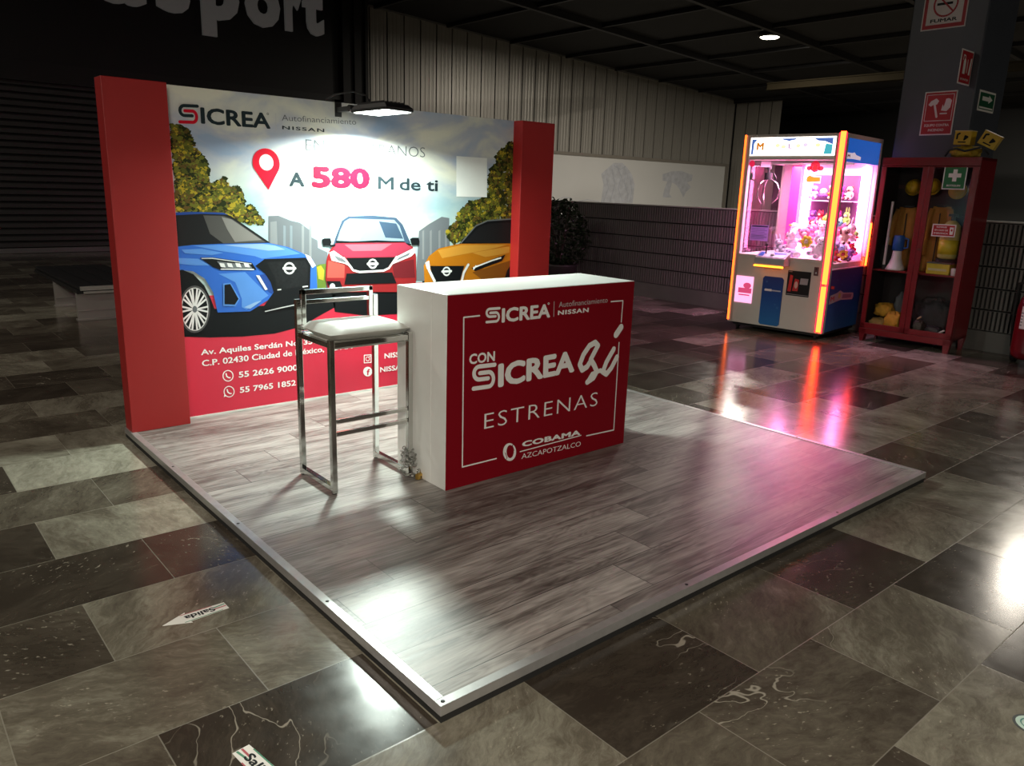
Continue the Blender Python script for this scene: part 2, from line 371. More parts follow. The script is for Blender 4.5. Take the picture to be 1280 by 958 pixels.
# ================================================================== SETTING
def zc(x): return 5.98 - 0.05 * (x - 9.3)        # gently pitched dark roof
mb = MB(); mb.add([(-22, -18, 0), (34, -18, 0), (34, 22, 0), (-22, 22, 0), (-22, -18, -.1), (34, -18, -.1), (34, 22, -.1), (-22, 22, -.1)],
                  [(0,1,2,3), (7,6,5,4), (0,4,5,1), (1,5,6,2), (2,6,7,3), (3,7,4,0)]); struct(mb.build('floor', FLOOR_M))
CEIL_M = mat('black_ceiling', (0.008, 0.008, 0.009), 0.8)
BEAM_M = mat('black_beam', (0.020, 0.020, 0.022), 0.55)
mb = MB(); zl, zr = zc(-22), zc(34)
mb.add([(-22,-18,zl),(34,-18,zr),(34,22,zr),(-22,22,zl),(-22,-18,zl+.1),(34,-18,zr+.1),(34,22,zr+.1),(-22,22,zl+.1)], [(3,2,1,0),(4,5,6,7),(0,1,5,4),(1,2,6,5),(2,3,7,6),(3,0,4,7)])
struct(mb.build('ceiling', CEIL_M))
n = 1
def trim(mb, m): 
    global n
    o = struct(mb.build('trim_%d' % n, m)); n += 1; return o
for y in (13.4, 9.9, 6.3, 2.7):
    mb = MB(); a, b = 4.0, 33.0
    mb.add([(a,y-.06,zc(a)-.16),(b,y-.06,zc(b)-.16),(b,y+.06,zc(b)-.16),(a,y+.06,zc(a)-.16),(a,y-.06,zc(a)-.005),(b,y-.06,zc(b)-.005),(b,y+.06,zc(b)-.005),(a,y+.06,zc(a)-.005)], [(3,2,1,0),(4,5,6,7),(0,1,5,4),(1,2,6,5),(2,3,7,6),(3,0,4,7)])
    trim(mb, BEAM_M)
for i in range(11):
    x = 9.9 + 2.25 * i; mb = MB(); mb.box((x-.04, 1.0, zc(x)-.10), (x+.04, 17.0, zc(x)-.012)); trim(mb, BEAM_M)
# pale girder running below the roof at the far right
mb = MB(); mb.box((20.0, -6, 4.60), (20.2, 12.0, 4.76)); mb.box((19.97, -6, 4.58), (20.23, 12.0, 4.61)); mb.box((19.97, -6, 4.75), (20.23, 12.0, 4.78)); trim(mb, mat('pale_steel', (0.020, 0.016, 0.009), 0.8, spec=0.05))
mb = MB(); mb.box((22.0, -10, 4.40), (22.15, 6.0, 4.50)); trim(mb, MATS['pale_steel'])
# storefront wall with shutter and fascia
YS = 16.5
mb = MB(); mb.box((-22, YS, 3.26), (9.25, YS + .3, 7.6)); mb.box((-22, YS + .12, 0), (9.25, YS + .3, 3.3)); struct(mb.build('wall_back', DARK_WALL))
mb = MB(); mb.box((-22, YS - .06, 3.26), (9.2, YS, 3.62)); trim(mb, mat('dark_fascia', (0.009, 0.010, 0.010), 0.4))
mb = MB(); mb.box((8.62, YS - .14, 0), (9.28, YS, 5.95)); mb.box((8.9, YS - .2, 0), (8.98, YS - .14, 5.95)); mb.box((9.2, YS - .2, 0), (9.28, YS - .14, 5.95)); trim(mb, DARK_WALL)
sh = thing('roller_shutter', 'dark grey roller shutter closed across the shop front behind the bench', 'shutter', (-1, YS, 0))
mb = MB()
z = 0.10
while z < 3.24:
    h = 0.128; mb.add([(-10, YS+.10, z), (8.55, YS+.10, z), (8.55, YS+.055, z+.02), (-10, YS+.055, z+.02), (8.55, YS+.055, z+h-.03), (-10, YS+.055, z+h-.03), (8.55, YS+.10, z+h-.004), (-10, YS+.10, z+h-.004)], [(0,1,2,3), (3,2,4,5), (5,4,6,7)])
    z += h
mb.build('slat_curtain', mat('shutter_steel', (0.045, 0.045, 0.045), 0.42, 0.3), sh)
mb = MB(); mb.box((-10, YS+.03, 0.005), (8.55, YS+.11, .10)); mb.build('bottom_rail', mat('shutter_rail', (0.16, 0.16, 0.16), 0.4, 0.5), sh)
# shop sign letters
sg = thing('shop_sign', 'large pale grey raised letters of the shop name on the black fascia', 'sign', (5.5, YS, 4.9))
LET = mat('sign_letter_grey', (0.30, 0.29, 0.27), 0.5, emit=0.03, ecol=(0.8, 0.78, 0.74))
def thick_text(t, fn, x0, x1, zb, hx, depth, bold=0.0):
    vs, fs = text_geo(t, bold); a = min(v[0] for v in vs); b = max(v[0] for v in vs)
    m = MB(); k = len(vs); q = [((v[0]-a)/(b-a)*(x1-x0)+x0, zb + v[1]*hx) for v in vs]
    edges = {}
    for f in fs:
        for i in range(len(f)):
            e = (f[i], f[(i+1) % len(f)]); edges[e] = edges.get(e, 0) + 1
    out = [e for e in edges if (e[1], e[0]) not in edges]
    m.add([fn(p[0], p[1], depth) for p in q] + [fn(p[0], p[1], 0) for p in q], [tuple(f) for f in fs] + [tuple(i+k for i in f)[::-1] for f in fs] + [(e[1], e[0], e[0]+k, e[1]+k) for e in out])
    return m
for t, a, b in (('a', 3.30, 4.22), ('s', 4.42, 5.10), ('p', 5.33, 6.16), ('o', 6.30, 7.10), ('r', 7.22, 7.62), ('t', 7.66, 8.18)):
    thick_text(t, lambda x, z, d: (x, YS - d, z), a, b, 4.98, 1.55, .07, .05).build('letter', LET, sg)
# corrugated back wall
CW = 17.15
CORR = mat('corrugated_sheet', (0.35, 0.335, 0.30), 0.40, 0.35, noise=0.05, scale=0.8)
def corr_profile(L, pitch=0.52):
    p = []; x = 0.0
    while x < L:
        for dx, d in ((0, .03), (.036, .03), (.038, 0), (.13, 0), (.15, .004), (.17, .004), (.19, 0), (.25, 0), (.27, .004), (.29, .004), (.31, 0), (.38, 0), (.40, .004), (.42, .004), (.44, 0), (.518, 0)):
            p.append((x + dx, d))
        x += pitch
    return p
def corr_wall(name, fn, L, ztop):
    p = [q for q in corr_profile(L) if q[0] <= L]; m = MB(); nn = len(p)
    m.add([fn(a, d, 0.0) for a, d in p] + [fn(a, d, ztop(a)) for a, d in p], [(i, i+1, nn+i+1, nn+i) for i in range(nn-1)], 0)
    for i in range(0, len(m.f)):
        k = i % 16
        if k == 0: m.mi[i] = 1
    return struct(m.build(name, [CORR, mat('panel_gap_black', (0.01, 0.01, 0.01), 0.8)]))
corr_wall('wall_rear', lambda a, d, z: (9.28 + a, CW + d, z), 16.72, lambda a: 5.94 - a * .05)
corr_wall('wall_side', lambda a, d, z: (26.0 + d, CW - a, z), 2.05, lambda a: 5.10)
mb = MB(); mb.box((9.2, CW + .06, 0), (34, CW + .3, 7.0)); struct(mb.build('wall_outer', DARK_WALL))
mb = MB(); mb.add([(9.28, CW-.05, 5.94), (26.0, CW-.05, 5.104), (26.0, CW-.05, 5.20), (9.28, CW-.05, 6.04), (9.28, CW+.06, 5.94), (26.0, CW+.06, 5.104), (26.0, CW+.06, 5.20), (9.28, CW+.06, 6.04)], [(0,1,2,3),(7,6,5,4),(0,4,5,1),(3,2,6,7),(0,3,7,4),(1,5,6,2)]); trim(mb, mat('grey_coping', (0.14, 0.14, 0.135), 0.5))
mb = MB(); mb.box((25.85, CW-2.1, 5.02), (26.0, CW+.05, 5.16)); trim(mb, BEAM_M)
mb = MB(); mb.box((30, -18, 0), (30.2, 22, 6)); struct(mb.build('wall_far', DARK_WALL))
# white banner board
bn = thing('banner_board', 'long white board with faded grey drawings on the corrugated wall', 'board', (21, CW-.06, 1.9))
ytop = 2.66
mb = MB(); mb.box((12.0, CW-.09, .9), (25.55, CW-.03, ytop)); mb.build('board', mat('white_board', (0.66, 0.66, 0.64), 0.5, noise=0.04, scale=1), bn)
mb = MB(); mb.box((12.0, CW-.12, ytop), (25.75, CW-.02, ytop+.10)); mb.box((25.55, CW-.12, .9), (25.72, CW-.02, ytop)); mb.build('frame', mat('board_frame', (0.22, 0.20, 0.17), 0.5), bn)
nar = lambda: Art(lambda a, b, l: (a, CW-.0905-l, b), lambda u, v: Vector((at_y(u, v, CW-.09).x, at_y(u, v, CW-.09).z)), .001)
ar = nar()
g1, g2 = mat('faded_ink', (0.53, 0.545, 0.58), 0.6, noise=.3, scale=6), mat('faded_ink_dark', (0.45, 0.47, 0.52), 0.6, noise=.3, scale=6)
k = crop(690, 90, 4.267)
ar.poly(k([(260,700),(275,600),(262,545),(300,510),(330,485),(375,485),(400,510),(425,545),(440,600),(430,700)]), g1, 1)
for q in ([(320,520),(335,600),(310,690)],[(345,500),(370,560),(352,620),(375,690)],[(395,520),(385,590),(405,650),(400,695)],[(290,560),(300,620),(275,690)],[(415,560),(425,630),(415,690)],[(330,500),(365,520),(390,505)]): ar.stroke(k(q), .04, g2, 2)
ar.build('faded_drawing', bn); ar = nar()
ar.poly(k([(590,545),(640,530),(690,528),(750,550),(745,580),(720,590),(742,615),(715,640),(700,670),(680,625),(660,600),(640,590),(625,650),(640,670),(590,670),(600,620),(615,585),(590,580)]), g1, 1)
ar.build('faded_drawing', bn); ar = nar()
ar.stroke(k([(30,685),(60,668),(100,672),(112,692)]), .03, g1, 1); ar.build('faded_drawing', bn); ar = nar(); ar.stroke(k([(140,690),(190,682),(250,692)]), .03, g1, 1)
ar.build('faded_drawing', bn)
# ribbed block partition
XB = 8.2
BLOCK = mat('ribbed_block', (0.15, 0.142, 0.132), 0.75, noise=0.25, scale=1.2)
JOINT = mat('block_joint', (0.008, 0.008, 0.008), 0.9); CONC = mat('concrete_plinth', (0.13, 0.125, 0.115), 0.75, noise=0.25, scale=3)
mb = MB(); Y0, Y1 = -9.0, 16.4
for r in range(5):
    z0 = .225 + r * .231; z1 = z0 + .212; prof = []; y = Y0
    while y < Y1:
        prof += [(y, .0), (y+.024, .0), (y+.026, .022), (y+.043, .022)]; y += .045
    m = len(prof)
    mb.add([(XB + d, yy, z0) for yy, d in prof] + [(XB + d, yy, z1) for yy, d in prof], [(i, i+1, m+i+1, m+i) for i in range(m-1) if i % 4 in (0, 3)], 0); nv_ = len(mb.v) - 2*m
    for i in range(m-1):
        if i % 4 not in (0, 3): mb.f.append((nv_+i, nv_+i+1, nv_+m+i+1, nv_+m+i)); mb.mi.append(1)
    mb.box((XB + .001, Y0, z0), (XB + .03, Y1, z0 + .003)); mb.box((XB + .001, Y0, z1 - .003), (XB + .03, Y1, z1))
mb.box((XB + .024, Y0, 0), (XB + .2, Y1, 1.372), 1); mb.box((XB - .01, Y0, 0), (XB + .2, Y1, .215), 2); mb.box((XB - .005, Y0, 1.372), (XB + .2, Y1, 1.388), 3)
struct(mb.build('wall_right', [BLOCK, JOINT, CONC, mat('pale_coping', (0.36, 0.35, 0.33), 0.6)]))
# column
COLM = mat('slate_column_paint', (0.052, 0.060, 0.075), 0.42, noise=0.2, scale=3)
CX0, CY1 = 8.10, 2.62; CY0 = at_x(1216.5, 130, CX0).y; CX1 = at_y(1248, 157, CY0).x
mb = MB(); mb.box((CX0, CY0, 0), (CX1, CY1, zc(8.3) + .05)); struct(mb.build('column_right', COLM, bevel=.012))

# ================================================================== PLATFORM
PT = .058; PW, PD = 3.391, 3.37
pf = thing('display_platform', 'low square platform of grey oak laminate edged with aluminium strips', 'platform', (PW/2, PD/2, 0))
mb = MB(); mb.box((.012, .012, .027), (PW - .012, PD, PT - .001)); mb.build('deck', WOOD_M, pf)
mb = MB(); mb.box((.004, .004, 0), (PW - .004, PD - .01, .0265)); mb.build('base', RUBBER, pf)
for a, b, c, d in (((0, 0), (PW, .035), 0, 0), ((0, .035), (.035, PD - .01), 0, 0), ((PW - .035, .035), (PW, PD - .01), 0, 0)):
    mb = MB(); mb.box((a[0], a[1], PT - .001), (b[0], b[1], PT + .0025))
    if a == (0, 0): mb.box((0, 0, .026), (PW, .003, PT)); 
    elif a[0] == 0: mb.box((0, 0.003, .026), (.003, PD - .01, PT))
    else: mb.box((PW - .003, 0.003, .026), (PW, PD - .01, PT))
    e = mb.build('edge_strip', ALU, pf, bevel=.001)
    ms = MB()
    if a == (0, 0): pts = [(.02, .018), (1.2, .018), (2.4, .018), (3.37, .018)]
    elif a[0] == 0: pts = [(.018, .75), (.018, 1.6), (.018, 2.5)]
    else: pts = [(PW - .018, .8), (PW - .018, 1.7), (PW - .018, 2.6)]
    for q in pts:
        s_ = MB(); s_.lathe((q[0], q[1], PT + .0025), [(.007, 0), (.007, .0008), (.004, .0018)], seg=10); so = s_.build('screw', mat('dark_screw', (0.05, 0.05, 0.05), 0.4, 0.8), e, org=(PW/2, PD/2, 0))

# ================================================================== BACKDROP
YP = 3.332; YF = 3.2246; ZT = 2.083; XL0, XL1, XR0, XR1 = .010, .353, 3.037, 3.384
bd = thing('exhibition_backdrop', 'printed advertising backdrop of three cars between two red pillars', 'display wall', (1.7, YP, PT))
mb = MB(); mb.box((XL1 - .02, YP, PT), (XR0 + .02, YP + .03, ZT)); mb.build('panel', WHITE_LAM, bd)
for a, b in ((XL0, XL1), (XR0, XR1)):
    mb = MB(); mb.box((a, YF, PT), (b, YF + .1317, ZT)); mb.build('pillar', RED_PANEL, bd, bevel=.003)
mb = MB(); mb.box((XL1, YP - .004, PT), (XR0, YP - .0005, PT + .012)); mb.build('base_trim', mat('pale_trim', (0.6, 0.58, 0.55), 0.4), bd)
bfn = lambda a, b, l: (a, YP - .0004 - l, b)
bcv = lambda u, v: Vector((at_y(u, v, YP).x, at_y(u, v, YP).z))
def bart(): A = Art(bfn, bcv); A.clip = (XL1, XR0); return A
B = crop(210, 240, 4.79); Q = crop(400, 80, 3.684); S = crop(360, 330, 3.09); T = crop(200, 100, 5.323)
po = bart()
po.raw([(XL1, PT), (XR0, PT), (XR0, ZT), (XL1, ZT)], SKY_M, 0)
zb = bcv(401, 361).y
po.raw([(XL1, PT + .01), (XR0, PT + .01), (XR0, zb), (XL1, zb)], RED_PRINT, 1)
bl1, bl2, bl3 = pmat('building_grey', (0.125, 0.135, 0.15)), pmat('building_pale', (0.19, 0.20, 0.21)), pmat('building_haze', (0.17, 0.20, 0.225))
po.poly(B([(600,145),(660,142),(735,172),(790,185),(850,230),(855,270),(895,290),(898,335),(955,362),(960,640),(600,640)]), bl1, 1)
po.poly(B([(612,180),(650,175),(655,320),(612,320)]), bl2, 2)
for x in (690, 730, 800, 845): po.poly(B([(x, 200), (x+14, 204), (x+14, 420), (x, 420)]), bl3 if x < 760 else bl2, 2)
po.poly(Q([(455,770),(500,738),(560,704),(595,710),(595,800),(600,860),(540,1000),(440,1000)]), bl1, 1)
for x in (470, 505, 545, 575): po.poly(Q([(x, 770), (x+9, 764), (x+9, 900), (x, 900)]), bl2, 2)
gr1, gr2 = pmat('grass', (0.10, 0.16, 0.025)), pmat('grass_yellow', (0.36, 0.30, 0.03))
po.poly(B([(880,450),(900,435),(945,430),(945,590),(880,590)]), gr1, 2); po.poly(B([(890,450),(915,440),(935,470),(930,530),(900,520)]), gr2, 3)
poster = po.build('poster', bd)
# printed trees : clusters of irregular leaf blobs
LEAF = [pmat('leaf_dark', (0.018, 0.024, 0.006)), pmat('leaf_olive', (0.075, 0.080, 0.012)), pmat('leaf_green', (0.13, 0.13, 0.018)), pmat('leaf_yellow', (0.36, 0.27, 0.022)), pmat('leaf_brown', (0.10, 0.062, 0.015))]
def inside(p, poly):
    c = False; j = len(poly) - 1
    for i in range(len(poly)):
        if (poly[i][1] > p[1]) != (poly[j][1] > p[1]) and p[0] < (poly[j][0]-poly[i][0])*(p[1]-poly[i][1])/(poly[j][1]-poly[i][1])+poly[i][0]: c = not c
        j = i
    return c
def tree(region, count, seed, rmax=.022, bright=1.0):
    rd = random.Random(seed); A = bart(); pts = [tuple(A.conv(*p)) for p in region]; A.conv = None
    xs = [p[0] for p in pts]; zs = [p[1] for p in pts]; done = 0
    while done < count:
        p = (rd.uniform(min(xs), max(xs)), rd.uniform(min(zs), max(zs)))
        if not inside(p, pts): continue
        t = done / count; r = rmax * (1.7 - 1.1 * t) * rd.uniform(.6, 1.2); kk = rd.random(); lit = .5 + .5*math.sin(p[0]*31 + seed)*math.sin(p[1]*27 + 2)
        mi = 0 if t < .30 else ((1 if kk < .4 else 0 if kk < .75 else 4) if kk > lit*1.1 else (3 if kk < .30*lit else 2 if kk < .6 else 1))
        nn = rd.randint(7, 11); a0 = rd.random() * 6.28; st = rd.uniform(.55, 1.0)
        A.raw([(p[0] + r*rd.uniform(.35, 1.3)*math.cos(a0 + 6.283*i/nn), p[1] + r*st*rd.uniform(.35, 1.3)*math.sin(a0 + 6.283*i/nn)) for i in range(nn)], LEAF[mi], 2 + .0005 * done)
        done += 1
    return A.build('printed_tree', poster, org=ORG[bd])
tree(T([(78,300),(150,315),(195,345),(215,400),(235,450),(300,560),(325,640),(330,700),(420,665),(470,720),(520,705),(550,780),(545,830),(620,850),(680,930),(690,958),(118,870),(105,660),(95,500)]), 2300, 3, .017)
tree(Q([(870,370),(895,365),(895,720),(760,730),(700,790),(610,828),(585,780),(625,725),(640,680),(690,640),(740,620),(770,600),(775,520),(800,470),(820,410)]), 1700, 5, .020)
# --- blue car print
A = bart(); BB = [pmat('car_blue', (0.028, 0.115, 0.46)), pmat('car_blue_light', (0.085, 0.23, 0.58)), pmat('car_blue_deep', (0.018, 0.055, 0.24)), pmat('car_sky_reflection', (0.23, 0.37, 0.60))]
GL = pmat('windscreen_dark', (0.012, 0.012, 0.013)); GL2 = pmat('windscreen_grey', (0.07, 0.067, 0.064)); GL3 = pmat('windscreen_pale', (0.20, 0.19, 0.178))
A.poly(B([(40,700),(85,800),(95,868),(250,872),(450,866),(640,848),(800,806),(900,745),(1000,690),(1000,600),(800,600),(600,680),(300,700)]), P_BLACK, 3)
A.poly(B([(40,125),(130,119),(330,124),(385,150),(605,300),(610,312),(300,316),(40,330)]), GL, 4)
A.poly(B([(210,140),(330,143),(385,163),(585,302),(330,308),(250,250)]), GL2, 5); A.poly(B([(320,150),(380,165),(560,288),(400,300),(350,220)]), GL3, 6)
A.poly(B([(40,125),(130,119),(330,124),(360,137),(200,131),(40,140)]), BB[2], 6)
A.poly(B([(40,330),(140,318),(300,311),(600,305),(715,330),(800,365),(862,402),(886,450),(892,590),(610,640),(490,715),(296,722),(268,600),(220,520),(150,476),(40,462)]), BB[0], 7)
A.poly(B([(150,322),(420,312),(600,309),(700,332),(790,370),(560,400),(520,385),(300,352)]), BB[1], 8)
A.poly(B([(330,318),(560,311),(640,322),(700,345),(600,352),(430,330)]), BB[3], 9)
A.poly(B([(80,345),(200,340),(330,365),(260,378),(100,368)]), BB[1], 9)
A.poly(B([(60,395),(180,400),(250,440),(160,440),(60,430)]), BB[1], 8)
A.poly(B([(300,490),(460,480),(600,620),(470,705),(440,690),(440,640),(400,540)]), BB[1], 8); A.poly(B([(455,690),(520,660),(560,650),(490,700)]), BB[3], 9)
A.poly(B([(525,500),(590,490),(640,580),(620,610),(595,590)]), BB[2], 9)
A.poly(B([(188,394),(260,391),(500,424),(528,466),(310,466),(268,450)]), P_BLACK, 10)
A.poly(B([(290,414),(490,438),(505,462),(320,456)]), P_GREY, 11)
for x in (305, 350, 400, 450): A.poly(B([(x, 425), (x+28, 428), (x+38, 452), (x+8, 448)]), P_SILVER, 12)
A.stroke(B([(200,398),(262,397),(495,430)]), .006, P_LGREY, 12); A.stroke(B([(315,462),(510,464)]), .006, P_SILVER, 12)
A.poly(B([(522,442),(575,402),(820,393),(852,430),(848,575),(830,604),(775,690),(560,700),(630,600),(612,540),(580,490)]), P_BLACK, 10)
A.poly(B([(590,420),(815,410),(835,440),(832,560),(650,590),(640,520)]), mat('print_grille', (0.011, 0.012, 0.013), .5, noise=.6, scale=70, spec=.15), 11)
A.poly(B([(524,498),(545,500),(594,583),(580,588)]), P_SILVER, 11)
A.stroke(B([(655,586),(672,584)]), .008, P_SILVER, 12); A.stroke(B([(805,568),(832,564)]), .008, P_SILVER, 12)
A.stroke(B([(580,715),(680,692),(775,672)]), .007, P_LGREY, 12)
A.poly(B([(818,372),(848,385),(882,440),(862,455),(835,410)]), P_SILVER, 11)
A.poly(B([(328,548),(372,543),(428,638),(402,684),(328,682)]), BB[1], 11); A.poly(B([(336,556),(370,551),(420,640),(398,674),(336,672)]), P_BLACK, 12)
A.ring(B([(723,457)])[0], 29/4.79, 31/4.79, .012, P_SILVER, 13); A.stroke(B([(690,457),(757,457)]), .018, P_SILVER, 13)
A.poly(B([(40,470),(85,466),(150,492),(215,560),(255,640),(285,722),(235,830),(150,850),(40,850)]), P_BLACK, 8)
wc = B([(158,702)])[0]; A.ell(wc, 92/4.79, 142/4.79, mat('print_tyre', (0.05, 0.05, 0.052), .6), 9); A.ell(wc, 80/4.79, 128/4.79, P_BLACK, 10)
A.ring(wc, 79/4.79, 127/4.79, .006, P_LGREY, 11)
for i in range(10):
    for da in (-7, 7):
        t = R(36 * i + da); t2 = R(36 * i + da * .4)
        A.stroke([(wc[0] + 16/4.79*math.cos(t2), wc[1] + 24/4.79*math.sin(t2)), (wc[0] + 76/4.79*math.cos(t), wc[1] + 122/4.79*math.sin(t))], .011, P_SILVER, 11)
A.ell(wc, 14/4.79, 20/4.79, P_GREY, 12)
A.build('printed_car', poster, org=ORG[bd])['label'] = 'blue car picture'
# --- red car print
A = bart(); RC = [pmat('car_red', (0.24, 0.016, 0.018)), pmat('car_magenta', (0.30, 0.03, 0.06)), pmat('car_red_deep', (0.12, 0.012, 0.016)), pmat('car_red_light', (0.44, 0.07, 0.055))]
GB = pmat('glass_blue', (0.19, 0.25, 0.30)); GB2 = pmat('glass_blue_pale', (0.30, 0.37, 0.40)); GB3 = pmat('glass_navy', (0.035, 0.06, 0.10))
A.poly(S([(160,40),(490,40),(495,190),(300,200),(180,185)]), P_BLACK, 3)
A.poly(Q([(100,722),(130,702),(240,698),(350,708),(380,740),(415,822),(400,850),(55,850),(70,800)]), GB3, 4)
A.poly(Q([(112,725),(135,712),(340,718),(365,745),(388,815),(75,818),(92,765)]), GB, 5)
A.poly(Q([(112,730),(150,716),(230,716),(180,812),(85,814)]), GB2, 6); A.poly(Q([(270,725),(350,735),(382,805),(300,800)]), GB3, 6)
A.stroke(Q([(75,818),(150,822),(260,816),(385,822)]), .012, P_BLACK, 7)
A.poly(Q([(40,862),(70,826),(150,824),(390,822),(425,842),(440,880),(442,990),(430,1050),(40,1050),(24,990),(28,905)]), RC[0], 8)
A.poly(Q([(75,828),(390,824),(422,848),(345,888),(120,892),(50,862)]), RC[1], 9); A.poly(Q([(110,832),(330,828),(280,860),(150,862)]), pmat('car_pink', (0.42, 0.10, 0.14)), 10)
A.poly(Q([(36,905),(112,925),(110,985),(30,985)]), RC[3], 9); A.poly(Q([(330,920),(430,900),(436,985),(340,985)]), RC[2], 9)
A.poly(Q([(120,894),(345,890),(318,925),(300,950),(160,955),(140,930)]), P_BLACK, 11); A.stroke(Q([(108,894),(150,950),(180,958),(290,952),(315,940),(350,888)]), .014, P_SILVER, 12)
A.poly(Q([(40,868),(62,860),(118,900),(148,938),(112,920),(52,905)]), P_SILVER, 11); A.poly(Q([(432,846),(348,888),(322,926),(418,886),(436,868)]), P_SILVER, 11)
A.poly(Q([(60,880),(100,895),(125,918),(80,905)]), P_GREY, 12); A.poly(Q([(415,866),(360,892),(345,908),(405,882)]), P_GREY, 12)
A.poly(Q([(120,965),(330,960),(350,1010),(110,1015)]), P_BLACK, 11); A.poly(Q([(28,1000),(90,1000),(110,1050),(60,1060)]), P_BLACK, 11); A.ell(Q([(55,1025)])[0], 3.5, 4, P_LGREY, 12)
for c_ in ((28, 821), (434, 818)):
    A.poly([(a, b) for a, b in Q([(c_[0]-22, c_[1]-12), (c_[0]-10, c_[1]-18), (c_[0]+18, c_[1]-18), (c_[0]+22, c_[1]), (c_[0]+18, c_[1]+16), (c_[0]-14, c_[1]+16)])], P_BLACK, 9)
A.stroke(Q([(48,838),(68,836)]), .014, P_BLACK, 9); A.stroke(Q([(415,832),(396,830)]), .014, P_BLACK, 9)
A.ring(Q([(240,920)])[0], 18/3.684, 19/3.684, .012, P_SILVER, 13); A.stroke(Q([(218,921),(262,920)]), .018, P_SILVER, 13)
A.build('printed_car', poster, org=ORG[bd])['label'] = 'red car picture'
# --- orange car print
A = bart(); OC = [pmat('car_orange', (0.42, 0.145, 0.008)), pmat('car_orange_light', (0.54, 0.25, 0.035)), pmat('car_orange_deep', (0.20, 0.065, 0.008))]
A.poly(Q([(470,1000),(900,1000),(900,1120),(480,1120)]), P_BLACK, 3)
A.poly(Q([(640,828),(715,745),(770,720),(900,712),(900,835)]), P_BLACK, 4); A.poly(Q([(665,822),(730,752),(780,735),(900,730),(900,826)]), GL, 5); A.stroke(Q([(648,824),(716,746),(770,722),(900,714)]), .010, P_GREY, 6)
A.poly(Q([(476,930),(500,885),(545,850),(640,828),(900,826),(900,1000),(840,1010),(480,1010)]), OC[0], 7)
A.poly(Q([(540,858),(650,834),(860,832),(800,850),(640,880),(560,895)]), OC[1], 8); A.poly(Q([(700,870),(870,840),(870,870),(760,890)]), OC[1], 8)
A.poly(Q([(700,960),(880,905),(880,985),(760,1005)]), OC[2], 8); A.poly(Q([(505,930),(662,930),(640,1005),(520,1005)]), P_BLACK, 10)
A.poly(Q([(845,1000),(860,950),(900,930),(900,1010)]), P_BLACK, 9)
A.poly(Q([(695,940),(790,900),(852,878),(835,908),(760,935),(712,955)]), P_BLACK, 10); A.stroke(Q([(705,938),(790,905),(830,893)]), .012, P_WHITE, 11); A.stroke(Q([(705,945),(715,930)]), .012, P_WHITE, 11)
A.stroke(Q([(490,918),(500,950),(525,1000)]), .022, P_SILVER, 11); A.stroke(Q([(680,925),(660,960),(650,1000)]), .022, P_SILVER, 11); A.poly(Q([(482,915),(500,905),(505,940),(490,945)]), P_SILVER, 10)
A.ring(Q([(580,955)])[0], 16/3.684, 18/3.684, .012, P_SILVER, 13); A.stroke(Q([(560,956),(601,954)]), .018, P_SILVER, 13)
A.build('printed_car', poster, org=ORG[bd])['label'] = 'orange car picture'
# --- white card (left blank), pin, lettering
A = bart(); A.poly(Q([(627,424),(768,434),(768,614),(627,611)]), P_WHITE, 4); A.build('white_square', poster, org=ORG[bd])
A = bart()
A.conv = None; c0 = bcv(332.7, 204); rr = .5 * (bcv(350.5, 204) - bcv(316.5, 204)).length; tip = bcv(335.5, 237.5)
A.raw([(c0.x + rr*math.cos(R(a)), c0.y + rr*math.sin(R(a))) for a in range(-28, 209, 8)] + [(tip.x, tip.y)], P_RED, 4); A.ell((c0.x, c0.y + rr*.05), rr*.52, rr*.55, pmat('pin_hole', (0.66, 0.68, 0.68)), 5); A.build('location_pin', poster, org=ORG[bd])
A = bart()
A.sicrea_s(T([(128,288)])[0], T([(252,292)])[0], T([(122,160)])[0], P_DARK, P_RED, 4, .17)
A.text('ICREA', T([(272,291)])[0], T([(735,326)])[0], T([(272,175)])[0], P_DARK, 4, .03, space=1.0)
A.ring(T([(716,226)])[0], 1.1, 1.1, .003, P_DARK, 4)
A.poly(T([(767,222),(770,222),(772,336),(769,336)]), P_LGREY, 4)
A.text('Autofinanciamiento', T([(810,270)])[0], (445, 156.0), T([(812,228)])[0], P_GREY, 4, -.006)
A.text('NISSAN', T([(812,328)])[0], T([(1092,348)])[0], T([(812,303)])[0], P_DARK, 4, .02, space=1.2)
A.text('ENCUÉNTRANOS', (382, 188), (531, 197), (382, 173), P_GREY, 4, -.012)
A.text('A', T([(860,706)])[0], T([(962,710)])[0], T([(860,606)])[0], P_DARK, 4, .03)
A.text('580', (389.5, 234.5), (462.5, 236.2), (389.5, 206), P_RED, 4, .05)
A.text('M', (472, 236.5), (492, 237.3), (472, 219.5), P_DARK, 4, .02)
A.text('de ti', (499, 237.5), (547, 239), (499, 221.5), P_DARK, 4, .02)
K3 = crop(100, 300, 3.685)
A.text('Av. Aquiles Serdán No. 351,', K3([(557,531)])[0], K3([(1102,476)])[0], K3([(560,503)])[0], P_WHITE, 4, .02)
A.text('C.P. 02430 Ciudad de México, CDMX', K3([(562,583)])[0], K3([(1255,500)])[0], K3([(562,553)])[0], P_WHITE, 4, .02)
A.text('55 2626 9000', K3([(731,635)])[0], K3([(1002,600)])[0], K3([(731,606)])[0], P_WHITE, 4, .02)
A.text('55 7965 1852', K3([(736,705)])[0], K3([(994,670)])[0], K3([(736,677)])[0], P_WHITE, 4, .02)
for c_ in ((681, 626), (686, 699)):
    q = K3([c_])[0]; A.ring(q, 6.3, 6.6, .006, P_WHITE, 4); A.stroke([(q[0]-2.4, q[1]-2.6), (q[0]-1.6, q[1]+.6), (q[0]+.6, q[1]+2.2), (q[0]+2.6, q[1]+2.4)], .008, P_WHITE, 4)
